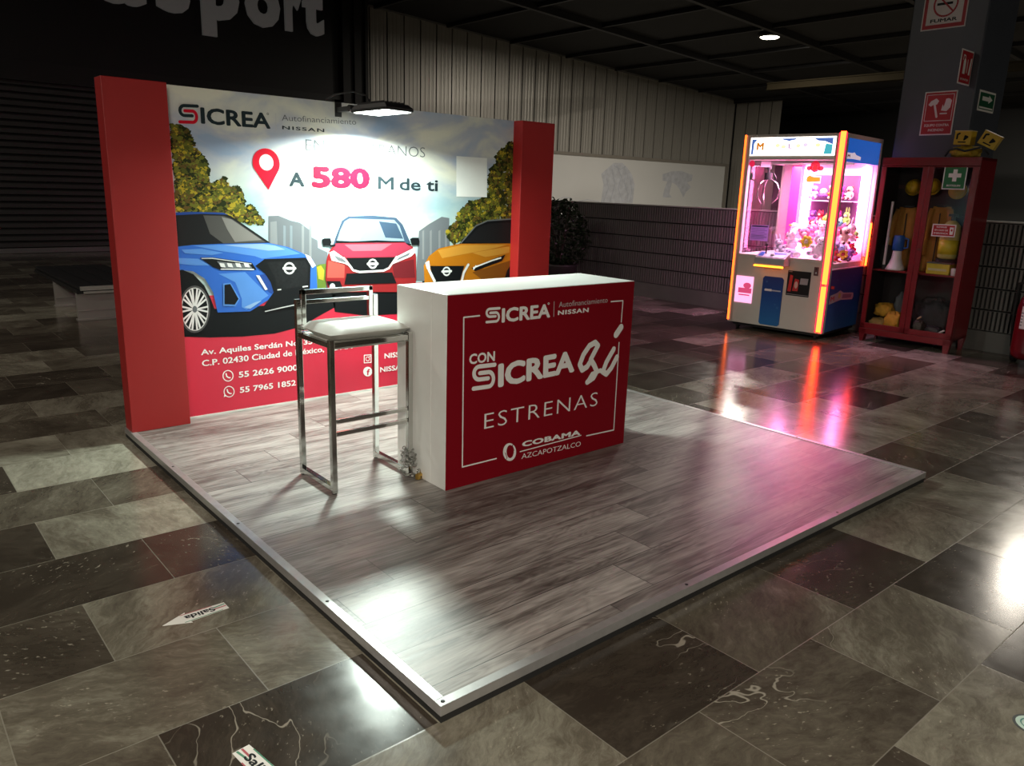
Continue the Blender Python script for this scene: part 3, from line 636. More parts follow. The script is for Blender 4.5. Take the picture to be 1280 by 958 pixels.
A.poly(K3([(664,712),(662,724),(676,718)]), P_WHITE, 4)
q = S([(307,367)])[0]; A.stroke([(q[0]-4.3, q[1]-4.6), (q[0]+4.3, q[1]-5.2), (q[0]+4.3, q[1]+4.4), (q[0]-4.3, q[1]+5.0)], .006, P_WHITE, 4, closed=True); A.ring(q, 2.3, 2.5, .005, P_WHITE, 4); A.ell((q[0]+2.6, q[1]-3.0), .7, .7, P_WHITE, 4)
q = S([(307,416)])[0]; A.ell(q, 5.6, 6.0, P_WHITE, 4); A.text('f', (q[0]-1.6, q[1]+4.6), (q[0]+2.4, q[1]+4.4), (q[0]-1.6, q[1]-3.6), RED_PRINT, 5, .03)
A.text('NISSAN', S([(372,366)])[0], S([(470,353)])[0], S([(372,345)])[0], P_WHITE, 4, .02); A.text('NISSAN', S([(355,419)])[0], S([(455,406)])[0], S([(355,398)])[0], P_WHITE, 4, .02)
A.build('lettering', poster, org=ORG[bd])

# floodlight clipped on the backdrop
fl = thing('floodlight', 'black LED floodlight clamped on top of the printed backdrop', 'lamp', (1.55, YP, ZT))
mt = Matrix.Translation((1.585, 2.93, 2.008)) @ Matrix.Rotation(R(-1), 4, 'X') @ Matrix.Rotation(R(7), 4, 'Z')
mb = MB(lambda p: mt @ p); hx, hy = .108, .182
mb.add([(-hx,-hy,0),(hx,-hy,0),(hx,hy,0),(-hx,hy,0),(-hx,-hy,.018),(hx,-hy,.018),(hx,hy,.018),(-hx,hy,.018),(-hx*.86,-hy*.80,.045),(hx*.86,-hy*.80,.045),(hx*.86,hy*.9,.045),(-hx*.86,hy*.9,.045)],
       [(0,1,5,4),(1,2,6,5),(2,3,7,6),(3,0,4,7),(4,5,9,8),(5,6,10,9),(6,7,11,10),(7,4,8,11),(8,9,10,11),(0,3,2,1)])
for i in range(6): mb.box((-hx*.8 + i*.031, -hy*.7, .044), (-hx*.8 + i*.031 + .007, hy*.8, .058))
mb.build('housing', BLACK, fl)
mb = MB(lambda p: mt @ p); mb.box((-hx*.92, -hy*.90, -.004), (hx*.92, hy*.90, .001)); mb.build('lens', mat('flood_lens', (0.9, 0.95, 0.9), .3, emit=14, ecol=(0.90, 1.0, 0.92)), fl)
mb = MB(); mb.box((1.47, 3.13, 2.02), (1.50, YP + .035, 2.05)); mb.box((1.46, YP - .006, 1.99), (1.51, YP - .0035, 2.10)); mb.box((1.46, YP - .006, 2.085), (1.51, YP + .037, 2.10)); mb.box((1.46, YP + .031, 1.98), (1.51, YP + .037, 2.10)); mb.tube([(1.46, 3.14, 2.035), (1.53, 3.14, 2.035)], .022); mb.box((1.50, 3.09, 2.02), (1.53, 3.15, 2.05)); mb.build('bracket', BLACK, fl)
mb = MB(); mb.tube([(1.58, 3.04, 2.055), (1.56, 3.09, 2.12), (1.50, 3.15, 2.14), (1.42, 3.25, 2.12), (1.40, 3.33, 2.095), (1.41, 3.372, 2.06), (1.41, 3.375, 1.5), (1.42, 3.375, .07)], .006); mb.build('cable', RUBBER, fl, smooth=True)
ld = bpy.data.lights.new('flood_beam', 'AREA'); ld.shape = 'RECTANGLE'; ld.size = .18; ld.size_y = .30; ld.energy = FLOOD_W; ld.color = (0.86, 1.0, 0.90); ld.spread = R(163)
lo = bpy.data.objects.new('flood_beam', ld); COL.objects.link(lo); lo.parent = fl; lo.location = Vector(FLOOD_POS) - Vector(ORG[fl]); lo.rotation_euler = (R(-8), 0, 0)

# ================================================================== COUNTER
CXa, CXb, CYa, CYb, CZ = .998, 2.345, 1.378, 1.825, 1.058
ct = thing('reception_counter', 'white promotional counter with a crimson lettered front on the platform', 'counter', ((CXa+CXb)/2, (CYa+CYb)/2, PT))
mb = MB(); mb.box((CXa, CYa, PT), (CXb, CYb, CZ)); mb.build('body', WHITE_LAM, ct, bevel=.002)
mb = MB(); mb.box((CXa + .001, CYa - .003, PT + .001), (CXb - .001, CYa - .0004, CZ - .003)); fp = mb.build('front_panel', RED_VINYL, ct)
mb = MB(); mb.box((CXa - .0012, CYa + .130, PT + .002), (CXa - .0004, CYa + .133, CZ - .01)); mb.build('seam', mat('pale_seam', (0.82, 0.82, 0.80), .4), ct)
C5 = crop(490, 330, 3.303)
A = Art(lambda a, b, l: (a, CYa - .0032 - l, b), lambda u, v: Vector((at_y(u, v, CYa - .003).x, at_y(u, v, CYa - .003).z)))
lw = .0075
A.stroke(C5([(361,214),(296,221),(290,839),(430,804)]), lw, P_WHITE, 1); A.stroke(C5([(904,156),(953,152),(946,240)]), lw, P_WHITE, 1); A.stroke(C5([(937,325),(915,686),(803,710)]), lw, P_WHITE, 1)
A.sicrea_s(C5([(388,245)])[0], C5([(445,240)])[0], C5([(386,183)])[0], P_WHITE, P_WHITE, 1, .17)
A.text('ICREA', C5([(452,243)])[0], C5([(652,221)])[0], C5([(452,180)])[0], P_WHITE, 1, .035)
A.ring(C5([(646,164)])[0], 1, 1, .003, P_WHITE, 1)
A.poly(C5([(668,155),(670,155),(668,218),(666,218)]), P_LGREY, 1)
A.text('Autofinanciamiento', C5([(688,180)])[0], C5([(889,159)])[0], C5([(689,156)])[0], P_LGREY, 1, -.006)
A.text('NISSAN', C5([(684,212)])[0], C5([(811,199)])[0], C5([(684,192)])[0], P_WHITE, 1, .035, space=1.15)
A.text('CON', C5([(318,416)])[0], C5([(424,401)])[0], C5([(319,371)])[0], P_WHITE, 1, .03)
A.sicrea_s(C5([(333,523)])[0], C5([(424,510)])[0], C5([(332,420)])[0], P_WHITE, P_WHITE, 1, .17)
A.text('ICREA', C5([(437,511)])[0], C5([(752,446)])[0], C5([(437,408)])[0], P_WHITE, 1, .045)
# hand-lettered word
A.stroke(C5([(838,360),(850,338),(838,325),(815,338),(790,375),(775,415),(785,438),(805,425),(822,398)]), .034, P_WHITE, 1)
A.stroke(C5([(838,360),(820,395),(835,420),(845,445),(832,470),(806,488)]), .034, P_WHITE, 1)
A.stroke(C5([(806,488),(825,455),(860,440),(880,455)]), .026, P_WHITE, 1)
A.stroke(C5([(915,352),(885,405),(870,445),(885,455),(905,430),(928,385)]), .034, P_WHITE, 1)
A.stroke(C5([(925,292),(945,262)]), .042, P_WHITE, 1)
A.text('ESTRENAS', C5([(380,683)])[0], C5([(847,585)])[0], C5([(380,615)])[0], P_WHITE, 1, -.012, space=1.15)
A.text('COBAMA', C5([(536,757)])[0], C5([(777,706)])[0], C5([(537,733)])[0], P_WHITE, 1, .045, space=1.05)
A.stroke(C5([(527,776),(781,708)]), .006, P_WHITE, 1, caps=False)
A.text('AZCAPOTZALCO', C5([(534,806)])[0], C5([(778,752)])[0], C5([(534,784)])[0], P_WHITE, 1, -.004)
q = C5([(485,777)])[0]
A.ell(q, 27/3.303, 37/3.303, P_WHITE, 1); A.ell((q[0]+.6, q[1]-.6), 15/3.303, 27/3.303, RED_VINYL, 2); A.stroke([(q[0]-5.5, q[1]+1), (q[0]-3.2, q[1]+7), (q[0]-4.4, q[1]+9)], .004, RED_VINYL, 2); A.stroke([(q[0]+5.5, q[1]-2), (q[0]+3.2, q[1]-8.5), (q[0]+4.6, q[1]-9)], .004, RED_VINYL, 2)
A.build('lettering', fp, org=ORG[ct])

# ================================================================== BAR STOOL
X0, X1, Y0s, Y1s = .531, .972, 1.668, 2.010
st = thing('bar_stool', 'chrome bar stool with a white padded seat beside the counter', 'stool', ((X0+X1)/2, (Y0s+Y1s)/2, PT))
w = .0135
def sq(mb, a, b, h=w):
    a, b = Vector(a), Vector(b); lo = Vector((min(a.x,b.x)-h, min(a.y,b.y)-h, min(a.z,b.z)-h)); hi = Vector((max(a.x,b.x)+h, max(a.y,b.y)+h, max(a.z,b.z)+h)); mb.box(lo, hi)
zs = .822; zb_ = PT + .028
for x in (X0, X1):
    fr = MB(); sq(fr, (x, Y0s, PT + w + .004), (x, Y0s, zs)); fr.build('leg', CHROME, st, bevel=.002)
    fr = MB(); sq(fr, (x, Y1s, PT + w + .004), (x, Y1s, .975)); fr.build('leg', CHROME, st, bevel=.002)
    fr = MB(); sq(fr, (x, Y0s + .028, zb_), (x, Y1s - .028, zb_), .0145); fr.build('floor_bar', CHROME, st, bevel=.002)
    for y in (Y0s, Y1s):
        fr = MB(); fr.lathe((x, y, PT), [(.012, 0), (.012, .006)], seg=12); fr.build('foot_cap', RUBBER, st)
for z in (PT + .372, PT + .308):
    fr = MB(); sq(fr, (X0 + .0275, Y0s, z), (X1 - .0275, Y0s, z), .0105); fr.build('footrest', CHROME, st, bevel=.002)
fr = MB()
for y in (Y0s, Y1s): sq(fr, (X0 + .0275, y, zs - .012), (X1 - .0275, y, zs - .012), .0125)
for x in (X0, X1): sq(fr, (x, Y0s + .0275, zs - .012), (x, Y1s - .0275, zs - .012), .0125)
fr.build('seat_frame', CHROME, st, bevel=.002)
fr = MB(); xb0, xb1 = X0 + .028, X1 - .028
sq(fr, (xb0, Y1s, .84), (xb0, Y1s, 1.022), .012); sq(fr, (xb1, Y1s, .84), (xb1, Y1s, 1.022), .012); sq(fr, (xb0, Y1s, 1.022), (xb1, Y1s, 1.022), .012); sq(fr, (xb0 + .02, Y1s, .972), (xb1 - .02, Y1s, .972), .010)
fr.build('backrest', CHROME, st, bevel=.002)
def cushion(x0, x1, y0, y1, z0, z1, n=10, pw=5):
    m = MB(); vs = []; fs = []
    for side in (0, 1):
        for i in range(n + 1):
            for j in range(n + 1):
                a, b = -1 + 2*i/n, -1 + 2*j/n; e = (1 - abs(a)**pw) * (1 - abs(b)**pw); e = max(e, 0) ** .45
                # squared-off rounded outline
                k = 1 - .03 * (a*a*b*b)
                zz = (z0 + z1)/2 + ((z1 - z0)/2 * e if side else -(z0 * 0 + (z1 - z0)/2 * min(1, e * 1.2)))
                vs.append(((x0+x1)/2 + a*k*(x1-x0)/2, (y0+y1)/2 + b*k*(y1-y0)/2, zz))
    N = (n + 1) ** 2
    for i in range(n):
        for j in range(n):
            q = i*(n+1)+j; f = (q, q+1, q+n+2, q+n+1); fs.append(tuple(N + t for t in f)); fs.append(f[::-1])
    m.add(vs, fs); return m
LEATH = mat('white_leatherette', (0.66, 0.66, 0.62), 0.42, noise=.05, bump=.05, scale=20)
cushion(X0 - .012, X1 + .012, Y0s - .012, Y1s - .016, zs + .002, zs + .070).build('seat', LEATH, st, smooth=True)
mb = MB(); mb.box((X0 + .016, Y0s + .016, zs - .040), (X1 - .016, Y1s - .016, zs - .002)); mb.build('seat_base', LEATH, st, bevel=.008)

# chain and padlock
chn = MB(); rd = random.Random(4); px, py = X1, Y0s
def link(mb, c, m, L=.013, Wd=.0075, r=.0026):
    pts = [c + m @ Vector((L*math.cos(t)*1.0, Wd*math.sin(t), 0)) for t in [2*math.pi*i/12 for i in range(12)]]
    mb.tube(pts, r, 6, closed=True)
N = 74
for i in range(N):
    t = i / N; ang = t * 2 * math.pi * 4.2; rad = .030 + .012 * math.sin(i * 1.7) + .008 * t
    z = PT + .150 - .125 * t + rd.uniform(-.008, .008)
    if i > 58: rad += (i - 58) * .0018; z = PT + max(.008, .05 - (i - 58) * .004)
    c = Vector((min(px + rad*math.cos(ang) - .004, .984), py + rad*math.sin(ang) - .006, max(z, PT + .010)))
    m = Matrix.Rotation(ang + math.pi/2, 3, 'Z') @ Matrix.Rotation(R(90 * (i % 2) + rd.uniform(-25, 25)), 3, 'X') @ Matrix.Rotation(rd.uniform(-.3, .3), 3, 'Y')
    link(chn, c, m)
tag(chn.build('chain', mat('steel_chain', (0.42, 0.42, 0.40), 0.28, 1.0), org=(px, py, PT), smooth=True), 'steel chain wound round the foot of the bar stool', 'chain')
pl = thing('padlock', 'small brass padlock closing the chain at the stool foot', 'padlock', (px + .012, py - .075, PT))
mm = Matrix.Translation((px + .012, py - .075, PT + .002)) @ Matrix.Rotation(R(20), 4, 'Z')
mb = MB(lambda p: mm @ p); mb.box((-.021, -.013, 0), (.021, .011, .030)); mb.build('body', mat('brass', (0.62, 0.40, 0.10), 0.3, 0.9), pl, bevel=.004)
mb = MB(lambda p: mm @ p); mb.tube([(-.013, 0, .028)] + [(.013*math.cos(R(a)), .002, .040 + .014*math.sin(R(a))) for a in range(180, -1, -20)] + [(.013, 0, .028)], .0035, 8); mb.build('shackle', CHROME, pl, smooth=True)
mb = MB(lambda p: mm @ p); mb.tube([(0, -.0125, .012), (0, -.0145, .012)], .005, 10); mb.build('keyhole', BLACK, pl)

# ================================================================== CLAW MACHINE (local frame: x along the front, y into the machine)
CLW, CLD, CLH = 1.165, 1.10, 2.245
cm = thing('claw_machine', 'lit white claw machine full of plush toys with orange light strips', 'arcade machine', (6.95, 3.81, 0), math.atan2(-1.18, .13), local=True)
CREAM = mat('claw_white_paint', (0.62, 0.57, 0.52), 0.45, noise=.04); LEDM = mat('orange_led', (1, .3, .02), .4, emit=1.0, ecol=(20.0, 0.74, 0.10)); LEDHALO = mat('led_red_halo', (0.8, .03, .02), .4, emit=1.0, ecol=(4.5, .02, .12))
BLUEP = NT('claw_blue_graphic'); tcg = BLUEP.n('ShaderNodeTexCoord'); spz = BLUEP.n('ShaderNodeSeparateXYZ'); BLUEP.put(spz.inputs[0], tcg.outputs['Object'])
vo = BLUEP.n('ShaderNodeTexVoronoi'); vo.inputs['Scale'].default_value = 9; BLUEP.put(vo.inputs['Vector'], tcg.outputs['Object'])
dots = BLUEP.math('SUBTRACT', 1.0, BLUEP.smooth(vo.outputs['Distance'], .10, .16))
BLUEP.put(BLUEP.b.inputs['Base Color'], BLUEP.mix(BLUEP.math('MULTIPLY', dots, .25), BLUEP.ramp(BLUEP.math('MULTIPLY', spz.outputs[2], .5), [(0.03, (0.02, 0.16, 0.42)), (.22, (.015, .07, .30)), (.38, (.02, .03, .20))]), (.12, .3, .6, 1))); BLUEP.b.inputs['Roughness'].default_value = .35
BLUEP = BLUEP.m; GLS = glass('clear_glass', refl=0.55)
ZB, ZG0, ZG1 = .08, .90, 1.975
def cp(mb, name, m, **kw): return mb.build(name, m, cm, **kw)
# lower cabinet
mb = MB(); mb.box((.028, .0, ZB), (CLW - .028, CLD, .86)); mb.box((.028, -.0, .86), (CLW - .028, .06, ZG0)); mb.box((.028, .06, .86), (.06, CLD, ZG0)); mb.box((CLW - .06, .06, .79), (CLW - .028, CLD, .80)); mb.box((.028, CLD - .04, .86), (CLW - .028, CLD, ZG0)); body = cp(mb, 'cabinet_base', CREAM, bevel=.006)
for x, y in ((.1, .1), (CLW - .1, .1), (.1, CLD - .1), (CLW - .1, CLD - .1)):
    mb = MB(); mb.tube([(x - .014, y, .032), (x + .014, y, .032)], .032, 14); mb.box((x - .02, y - .015, .05), (x + .02, y + .015, ZB)); cp(mb, 'caster', RUBBER)
mb = MB(); mb.box((.05, .05, .045), (CLW - .05, CLD - .03, ZB)); cp(mb, 'plinth', BLACK)
# posts + top
for x0, x1, y0, y1 in ((0, .07, 0, .07), (CLW - .11, CLW, 0, .075), (0, .05, CLD - .05, CLD), (CLW - .055, CLW, CLD - .055, CLD)):
    mb = MB(); mb.box((x0, y0, ZB if y0 == 0 else ZG0), (x1, y1, CLH)); cp(mb, 'corner_post', CREAM, bevel=.006)
mb = MB(); mb.box((.07, .0, 2.215), (CLW - .11, .06, CLH)); mb.box((0.0, .07, 2.20), (CLW, CLD, CLH)); mb.box((.07, .02, ZG1 + .0), (CLW - .11, .07, 2.015)); mb.box((.0, .07, 1.95), (.03, CLD - .05, 2.2)); mb.box((.05, CLD - .04, ZG1 - .02), (CLW - .055, CLD, 2.2)); cp(mb, 'top_housing', CREAM)
# marquee
mb = MB(); mb.box((.072, .012, 2.018), (CLW - .112, .05, 2.214)); mq = cp(mb, 'marquee', mat('marquee_lightbox', (0.95, 0.95, 0.9), .4, emit=2.6, ecol=(1.0, .97, .88)))
cfn = lambda y: (lambda a, b, l: (a, y - l, b))
A = Art(cfn(.0112)); pb = mat('marquee_blue', (0.05, .16, .55), .4, emit=.55, ecol=(.12, .25, .75))
A.poly([(.085, 2.03), (.085, 2.195), (.15, 2.195), (.115, 2.15), (.112, 2.03)], pb); A.build('marquee_print', mq, org=(0, 0, 0)); A = Art(cfn(.0112)); A.poly([(.44, 2.200), (.62, 2.200), (.60, 2.185), (.53, 2.172), (.46, 2.185)], pb); A.build('marquee_print', mq, org=(0, 0, 0)); A = Art(cfn(.0112)); A.poly([(.80, 2.200), (1.02, 2.200), (1.02, 2.13), (.93, 2.165), (.86, 2.17)], pb)
A.poly([(.93, 2.03), (.945, 2.14), (1.02, 2.13), (1.02, 2.03)], mat('marquee_teal', (0.05, .5, .6), .4, emit=.6, ecol=(.1, .7, .85)))
A.text('M', (.148, 2.075), (.235, 2.075), (.148, 2.165), mat('marquee_orange', (.9, .25, .03), .4, emit=.5, ecol=(1, .35, .03)), 2, .05)
A.text('L', (.525, 2.09), (.575, 2.09), (.525, 2.145), mat('marquee_purple', (.55, .2, .6), .4, emit=.6, ecol=(.75, .4, .8)), 2, .03)
for x, zz, m_ in ((.40, 2.125, (1, 1, .55)), (.47, 2.11, (1, .95, .6)), (.64, 2.12, (1, 1, .6)), (.72, 2.13, (.85, .7, .95)), (.86, 2.125, (1, .97, .5))):
    A.ell((x, zz), .028, .02, mat('marquee_pastel_%d' % int(x*100), m_, .4, emit=.95, ecol=m_), 2)
A.build('marquee_print', mq, org=(0, 0, 0))
# light strips
mb = MB(); mb.box((CLW - .066, -.012, .64), (CLW - .008, .004, 2.262)); cp(mb, 'led_strip', LEDM, bevel=.004)
mb = MB(); mb.box((CLW - .066, -.012, .10), (CLW - .008, .004, .612)); cp(mb, 'led_strip', LEDM, bevel=.004)
mb = MB(); mb.box((.0, -.012, .10), (.022, .004, 2.245)); cp(mb, 'led_strip', mat('orange_led_soft', (1, .35, .05), .4, emit=1.0, ecol=(3.4, .42, .05)), bevel=.004)
mb = MB(); mb.box((CLW - .004, CLD - .05, .80), (CLW + .010, CLD - .015, 1.30)); cp(mb, 'led_strip', LEDM)
mb = MB(); mb.box((CLW - .078, -.006, .10), (CLW - .066, .003, 2.25)); mb.box((CLW - .008, -.006, .10), (CLW + .002, .003, 2.25)); cp(mb, 'led_halo', LEDHALO)  # glowing slivers stand in for the red halo around the strip
mb = MB(); mb.box((.345, -.155, .782), (.695, -.140, .800)); cp(mb, 'led_strip', mat('console_led', (1, .4, .05), .4, emit=1.0, ecol=(6.0, 1.3, .08)))
# control console
mb = MB(); mb.add([(.345, 0, .80), (.705, 0, .80), (.705, -.15, .80), (.345, -.15, .80), (.345, 0, .955), (.705, 0, .955), (.705, -.15, .885), (.345, -.15, .885)], [(0,1,2,3), (4,7,6,5), (3,2,6,7), (0,4,5,1), (0,3,7,4), (1,5,6,2)]); con = cp(mb, 'control_console', mat('console_grey', (0.42, .42, .44), .4), bevel=.008)
A = Art(lambda a, b, l: (a, -.005 - b, .9565 - b * .4667 + l)); A.poly([(.365, .02), (.685, .02), (.685, .13), (.365, .13)], mat('console_white', (.75, .78, .85), .4)); A.poly([(.37, .03), (.42, .03), (.43, .12), (.37, .12)], mat('console_blue', (.03, .12, .5), .4), 2); A.poly([(.52, .03), (.68, .03), (.68, .06), (.53, .08)], mat('console_blue', (.03, .12, .5), .4), 2); A.build('console_print', con, org=(0, 0, 0))
mb = MB(); mb.tube([(.44, -.07, .925), (.44, -.075, 1.02)], .008); mb.ball((.44, -.075, 1.03), .020); mb.build('joystick', BLACK, con, org=(0, 0, 0), smooth=True)
mb = MB(); mb.lathe((.53, -.085, .917), [(.025, 0), (.025, .012), (.02, .018)]); mb.build('push_button', mat('white_button', (.8, .8, .8), .3), con, org=(0, 0, 0))
# prize door, panels
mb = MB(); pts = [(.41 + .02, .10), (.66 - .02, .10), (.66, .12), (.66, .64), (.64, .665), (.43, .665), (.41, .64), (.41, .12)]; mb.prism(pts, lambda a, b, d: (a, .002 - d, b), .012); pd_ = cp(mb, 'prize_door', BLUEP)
A = Art(cfn(-.0105)); A.poly([(.44, .50), (.64, .50), (.64, .515), (.44, .515)], mat('door_caption', (.45, .5, .6), .4)); A.poly([(.445, .496), (.53, .496), (.53, .522), (.445, .522)], mat('door_caption_pale', (.75, .75, .8), .4)); A.build('door_print', pd_, org=(0, 0, 0))
mb = MB(); mb.box((.07, -.008, .325), (.29, .002, .638)); cp(mb, 'pink_light_panel', mat('pink_lightbox', (.9, .6, .8), .4, emit=1.0, ecol=(1.25, .50, .85)))
A = Art(cfn(-.0085)); pk = mat('pink_caption', (.7, .05, .2), .4, emit=.6, ecol=(.9, .10, .25)); A.poly([(.11, .44), (.28, .44), (.28, .50), (.11, .50)], pk); A.ell((.22, .53), .05, .035, pk); A.poly([(.12, .41), (.26, .41), (.26, .425), (.12, .425)], pk); A.build('panel_print', cm)
A = Art(cfn(-.0012)); bk = mat('poster_black', (.015, .012, .014), .3); rdp = mat('poster_red', (.55, .03, .03), .4)
mb = MB(); mb.box((.70, -.005, .475), (.967, .001, .757)); ps = cp(mb, 'black_poster', bk)
A = Art(cfn(-.0055)); A.poly([(.715, .52), (.755, .52), (.765, .70), (.73, .71)], rdp); A.poly([(.77, .53), (.835, .53), (.84, .66), (.79, .67)], rdp); A.poly([(.85, .61), (.94, .61), (.945, .68), (.855, .68)], mat('poster_grey', (.4, .35, .38), .4)); A.ell((.81, .60), .02, .04, mat('poster_pale', (.7, .45, .4), .4), 2); A.stroke([(.71, .49), (.96, .49)], .005, MATS['poster_grey'], 1); A.stroke([(.71, .745), (.75, .745)], .006, MATS['poster_grey'], 1); A.build('poster_print', ps, org=(0, 0, 0))
mb = MB(); mb.box((.995, -.006, .725), (1.045, .002, .82)); co_ = cp(mb, 'coin_slot', mat('coin_plate', (.12, .05, .05), .35))
A = Art(cfn(-.0065)); A.poly([(1.012, .745), (1.03, .745), (1.03, .765), (1.012, .765)], P_LGREY); A.build('slot_print', co_, org=(0, 0, 0)); A = Art(cfn(-.0065)); A.poly([(1.016, .785), (1.022, .785), (1.022, .81), (1.016, .81)], P_BLACK); A.build('slot_print', co_, org=(0, 0, 0))
mb = MB(); mb.tube([(CLW, .12, .60), (CLW + .03, .12, .60)], .018, 12); cp(mb, 'door_lock', mat('lock_red', (.6, .05, .05), .3))
# right side graphics
sfn = lambda a, b, l: (CLW - .0275 + l, a, b)
sg2 = mat('side_pale_print', (.55, .45, .50), .4); sgy = mat('side_yellow_print', (.6, .5, .1), .4)
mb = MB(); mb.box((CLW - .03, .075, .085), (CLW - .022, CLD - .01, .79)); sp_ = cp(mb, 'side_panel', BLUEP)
A = Art(lambda a, b, l: (CLW - .0218 + l, a, b)); A.poly([(.15, .40), (.17, .50), (.36, .52), (.45, .545), (.55, .51), (.86, .49), (.88, .44), (.85, .41), (.50, .43), (.36, .42)], sg2)
A.text('M', (.19, .43), (.30, .435), (.19, .49), mat('side_red_print', (.55, .05, .08), .4), 2, .05); A.ell((.44, .485), .035, .035, sgy, 2); A.poly([(.52, .445), (.80, .435), (.82, .475), (.54, .495)], mat('side_dark_print', (.25, .15, .25), .4), 2); A.build('side_print', sp_, org=(0, 0, 0))
mb = MB(); mb.box((CLW - .03, .075, 1.955), (CLW - .004, CLD - .055, 2.20)); sp2 = cp(mb, 'side_header', mat('side_header_blue', (.02, .13, .55), .4, emit=.45, ecol=(.02, .16, .75)))
A = Art(lambda a, b, l: (CLW - .0035 + l, a, b)); A.poly([(.06, 1.985), (.07, 2.05), (.22, 2.05), (.28, 2.06), (.33, 2.035), (.48, 2.02), (.47, 1.985), (.25, 1.99)], mat('header_pale', (.8, .7, .8), .4, emit=.5, ecol=(.9, .75, .9))); A.text('M', (.09, 2.0), (.16, 2.0), (.09, 2.035), mat('side_red_print', (.55, .05, .08), .4), 2, .05); A.build('header_print', sp2, org=(0, 0, 0))
mb = MB(); mb.box((CLW - .032, .07, .788), (CLW - .002, CLD - .02, .80)); cp(mb, 'side_rail', mat('rail_grey', (.5, .48, .5), .4, .5))
# glass
mb = MB(); mb.box((.07, .028, ZG0), (CLW - .11, .033, ZG1)); cp(mb, 'front_glass', GLS)
mb = MB(); mb.box((CLW - .018, .075, .80), (CLW - .013, CLD - .055, 1.955)); cp(mb, 'side_glass', GLS)
mb = MB(); mb.box((.012, .07, ZG0), (.017, CLD - .05, 1.95)); cp(mb, 'side_glass', GLS)
# interior
INW = mat('claw_interior_white', (.85, .74, .82), .5, noise=.02); PINK = mat('claw_curtain_pink', (.80, .06, .30), .5)
mb = MB(); mb.box((.03, CLD - .058, .80), (.30, CLD - .042, ZG1)); cp(mb, 'interior_wall', mat('claw_mauve_wall', (.42, .34, .38), .5))
mb = MB(); mb.box((.30, CLD - .06, .80), (CLW - .055, CLD - .042, ZG1)); mb.box((.33, .06, .86), (CLW - .06, CLD - .06, .868)); cp(mb, 'interior_wall', INW)
GLOW = mat('interior_light_tube', (1, .9, .97), .4, emit=1.0, ecol=(24.0, 5.0, 14.0))
mb = MB(); mb.box((.33, CLD - .13, .90), (.40, CLD - .065, 1.93)); cp(mb, 'light_tube', GLOW)
mb = MB(); mb.box((CLW - .15, CLD - .12, .95), (CLW - .085, CLD - .065, 1.93)); cp(mb, 'light_tube', GLOW)
mb = MB(); mb.box((.20, CLD - .20, .9), (.32, CLD - .185, ZG1 - .03)); cp(mb, 'pink_divider', PINK)
mb = MB(); mb.box((.33, .10, .868), (.336, .60, 1.22)); cp(mb, 'chute_screen', GLS)
mb = MB(); mb.box((.43, CLD - .075, 1.18), (CLW - .17, CLD - .061, 1.84)); cp(mb, 'display_board', mat('display_board_plum', (.10, .05, .10), .5))
for z in (1.235, 1.53):
    mb = MB(); mb.box((.43, CLD - .23, z), (CLW - .17, CLD - .076, z + .012)); cp(mb, 'shelf', mat('shelf_lilac', (.6, .5, .6), .4))
mb = MB(); mb.box((.10, .10, 1.938), (CLW - .06, .13, 1.965)); mb.box((.10, .45, 1.938), (CLW - .06, .475, 1.965)); cp(mb, 'gantry_rail', ALU)
# notices on the glass
mb = MB(); mb.box((.172, .0255, 1.06), (.393, .0275, 1.24)); pn = cp(mb, 'paper_notice', film('lilac_paper', (.42, .36, .56)))
A = Art(cfn(.0252)); di = mat('notice_ink', (.06, .05, .12), .6); A.poly([(.185, 1.218), (.385, 1.218), (.385, 1.234), (.185, 1.234)], di)
for i in range(7): A.poly([(.185, 1.195 - i*.019), (.35 + .03*((i*7) % 2), 1.195 - i*.019), (.35 + .03*((i*7) % 2), 1.200 - i*.019), (.185, 1.200 - i*.019)], di)
A.build('notice_print', pn, org=(0, 0, 0))
A = Art(cfn(.0275)); rs = film('sticker_red', (.65, .06, .08)); ys = film('sticker_yellow', (.75, .5, .03))
A.ell((.85, 1.90), .055, .06, rs); A.ell((.785, 1.88), .03, .025, rs); A.ell((.915, 1.88), .03, .025, rs); A.ell((.85, 1.885), .028, .03, film('sticker_pink', (.85, .45, .45)), 2)
A.poly([(.76, 1.73), (.93, 1.72), (.935, 1.80), (.77, 1.81)], film('sticker_pale', (.8, .65, .7))); A.poly([(.775, 1.735), (.83, 1.735), (.925, 1.745), (.92, 1.785), (.84, 1.79), (.80, 1.805), (.77, 1.78)], ys, 2)
A.build('glass_sticker', cm)
A = Art(cfn(.0275)); A.ell((.105, 1.93), .035, .035, film('sticker_crimson', (.7, .05, .12))); A.build('glass_sticker', cm)
A = Art(cfn(.0275)); A.poly([(.215, 1.89), (.335, 1.89), (.335, 1.955), (.215, 1.955)], film('sticker_white', (.8, .78, .8))); A.build('glass_sticker', cm)
# interior lamp
def area(name, parent, loc, rot, sx, sy, W_, col):
    l = bpy.data.lights.new(name, 'AREA'); l.shape = 'RECTANGLE'; l.size = sx; l.size_y = sy; l.energy = W_; l.color = col
    o = bpy.data.objects.new(name, l); COL.objects.link(o); o.parent = parent; o.location = loc; o.rotation_euler = rot; return o
area('machine_light', cm, (.62, .55, 1.932), (0, 0, 0), .8, .75, CLAW_W, (1.0, .46, .76))
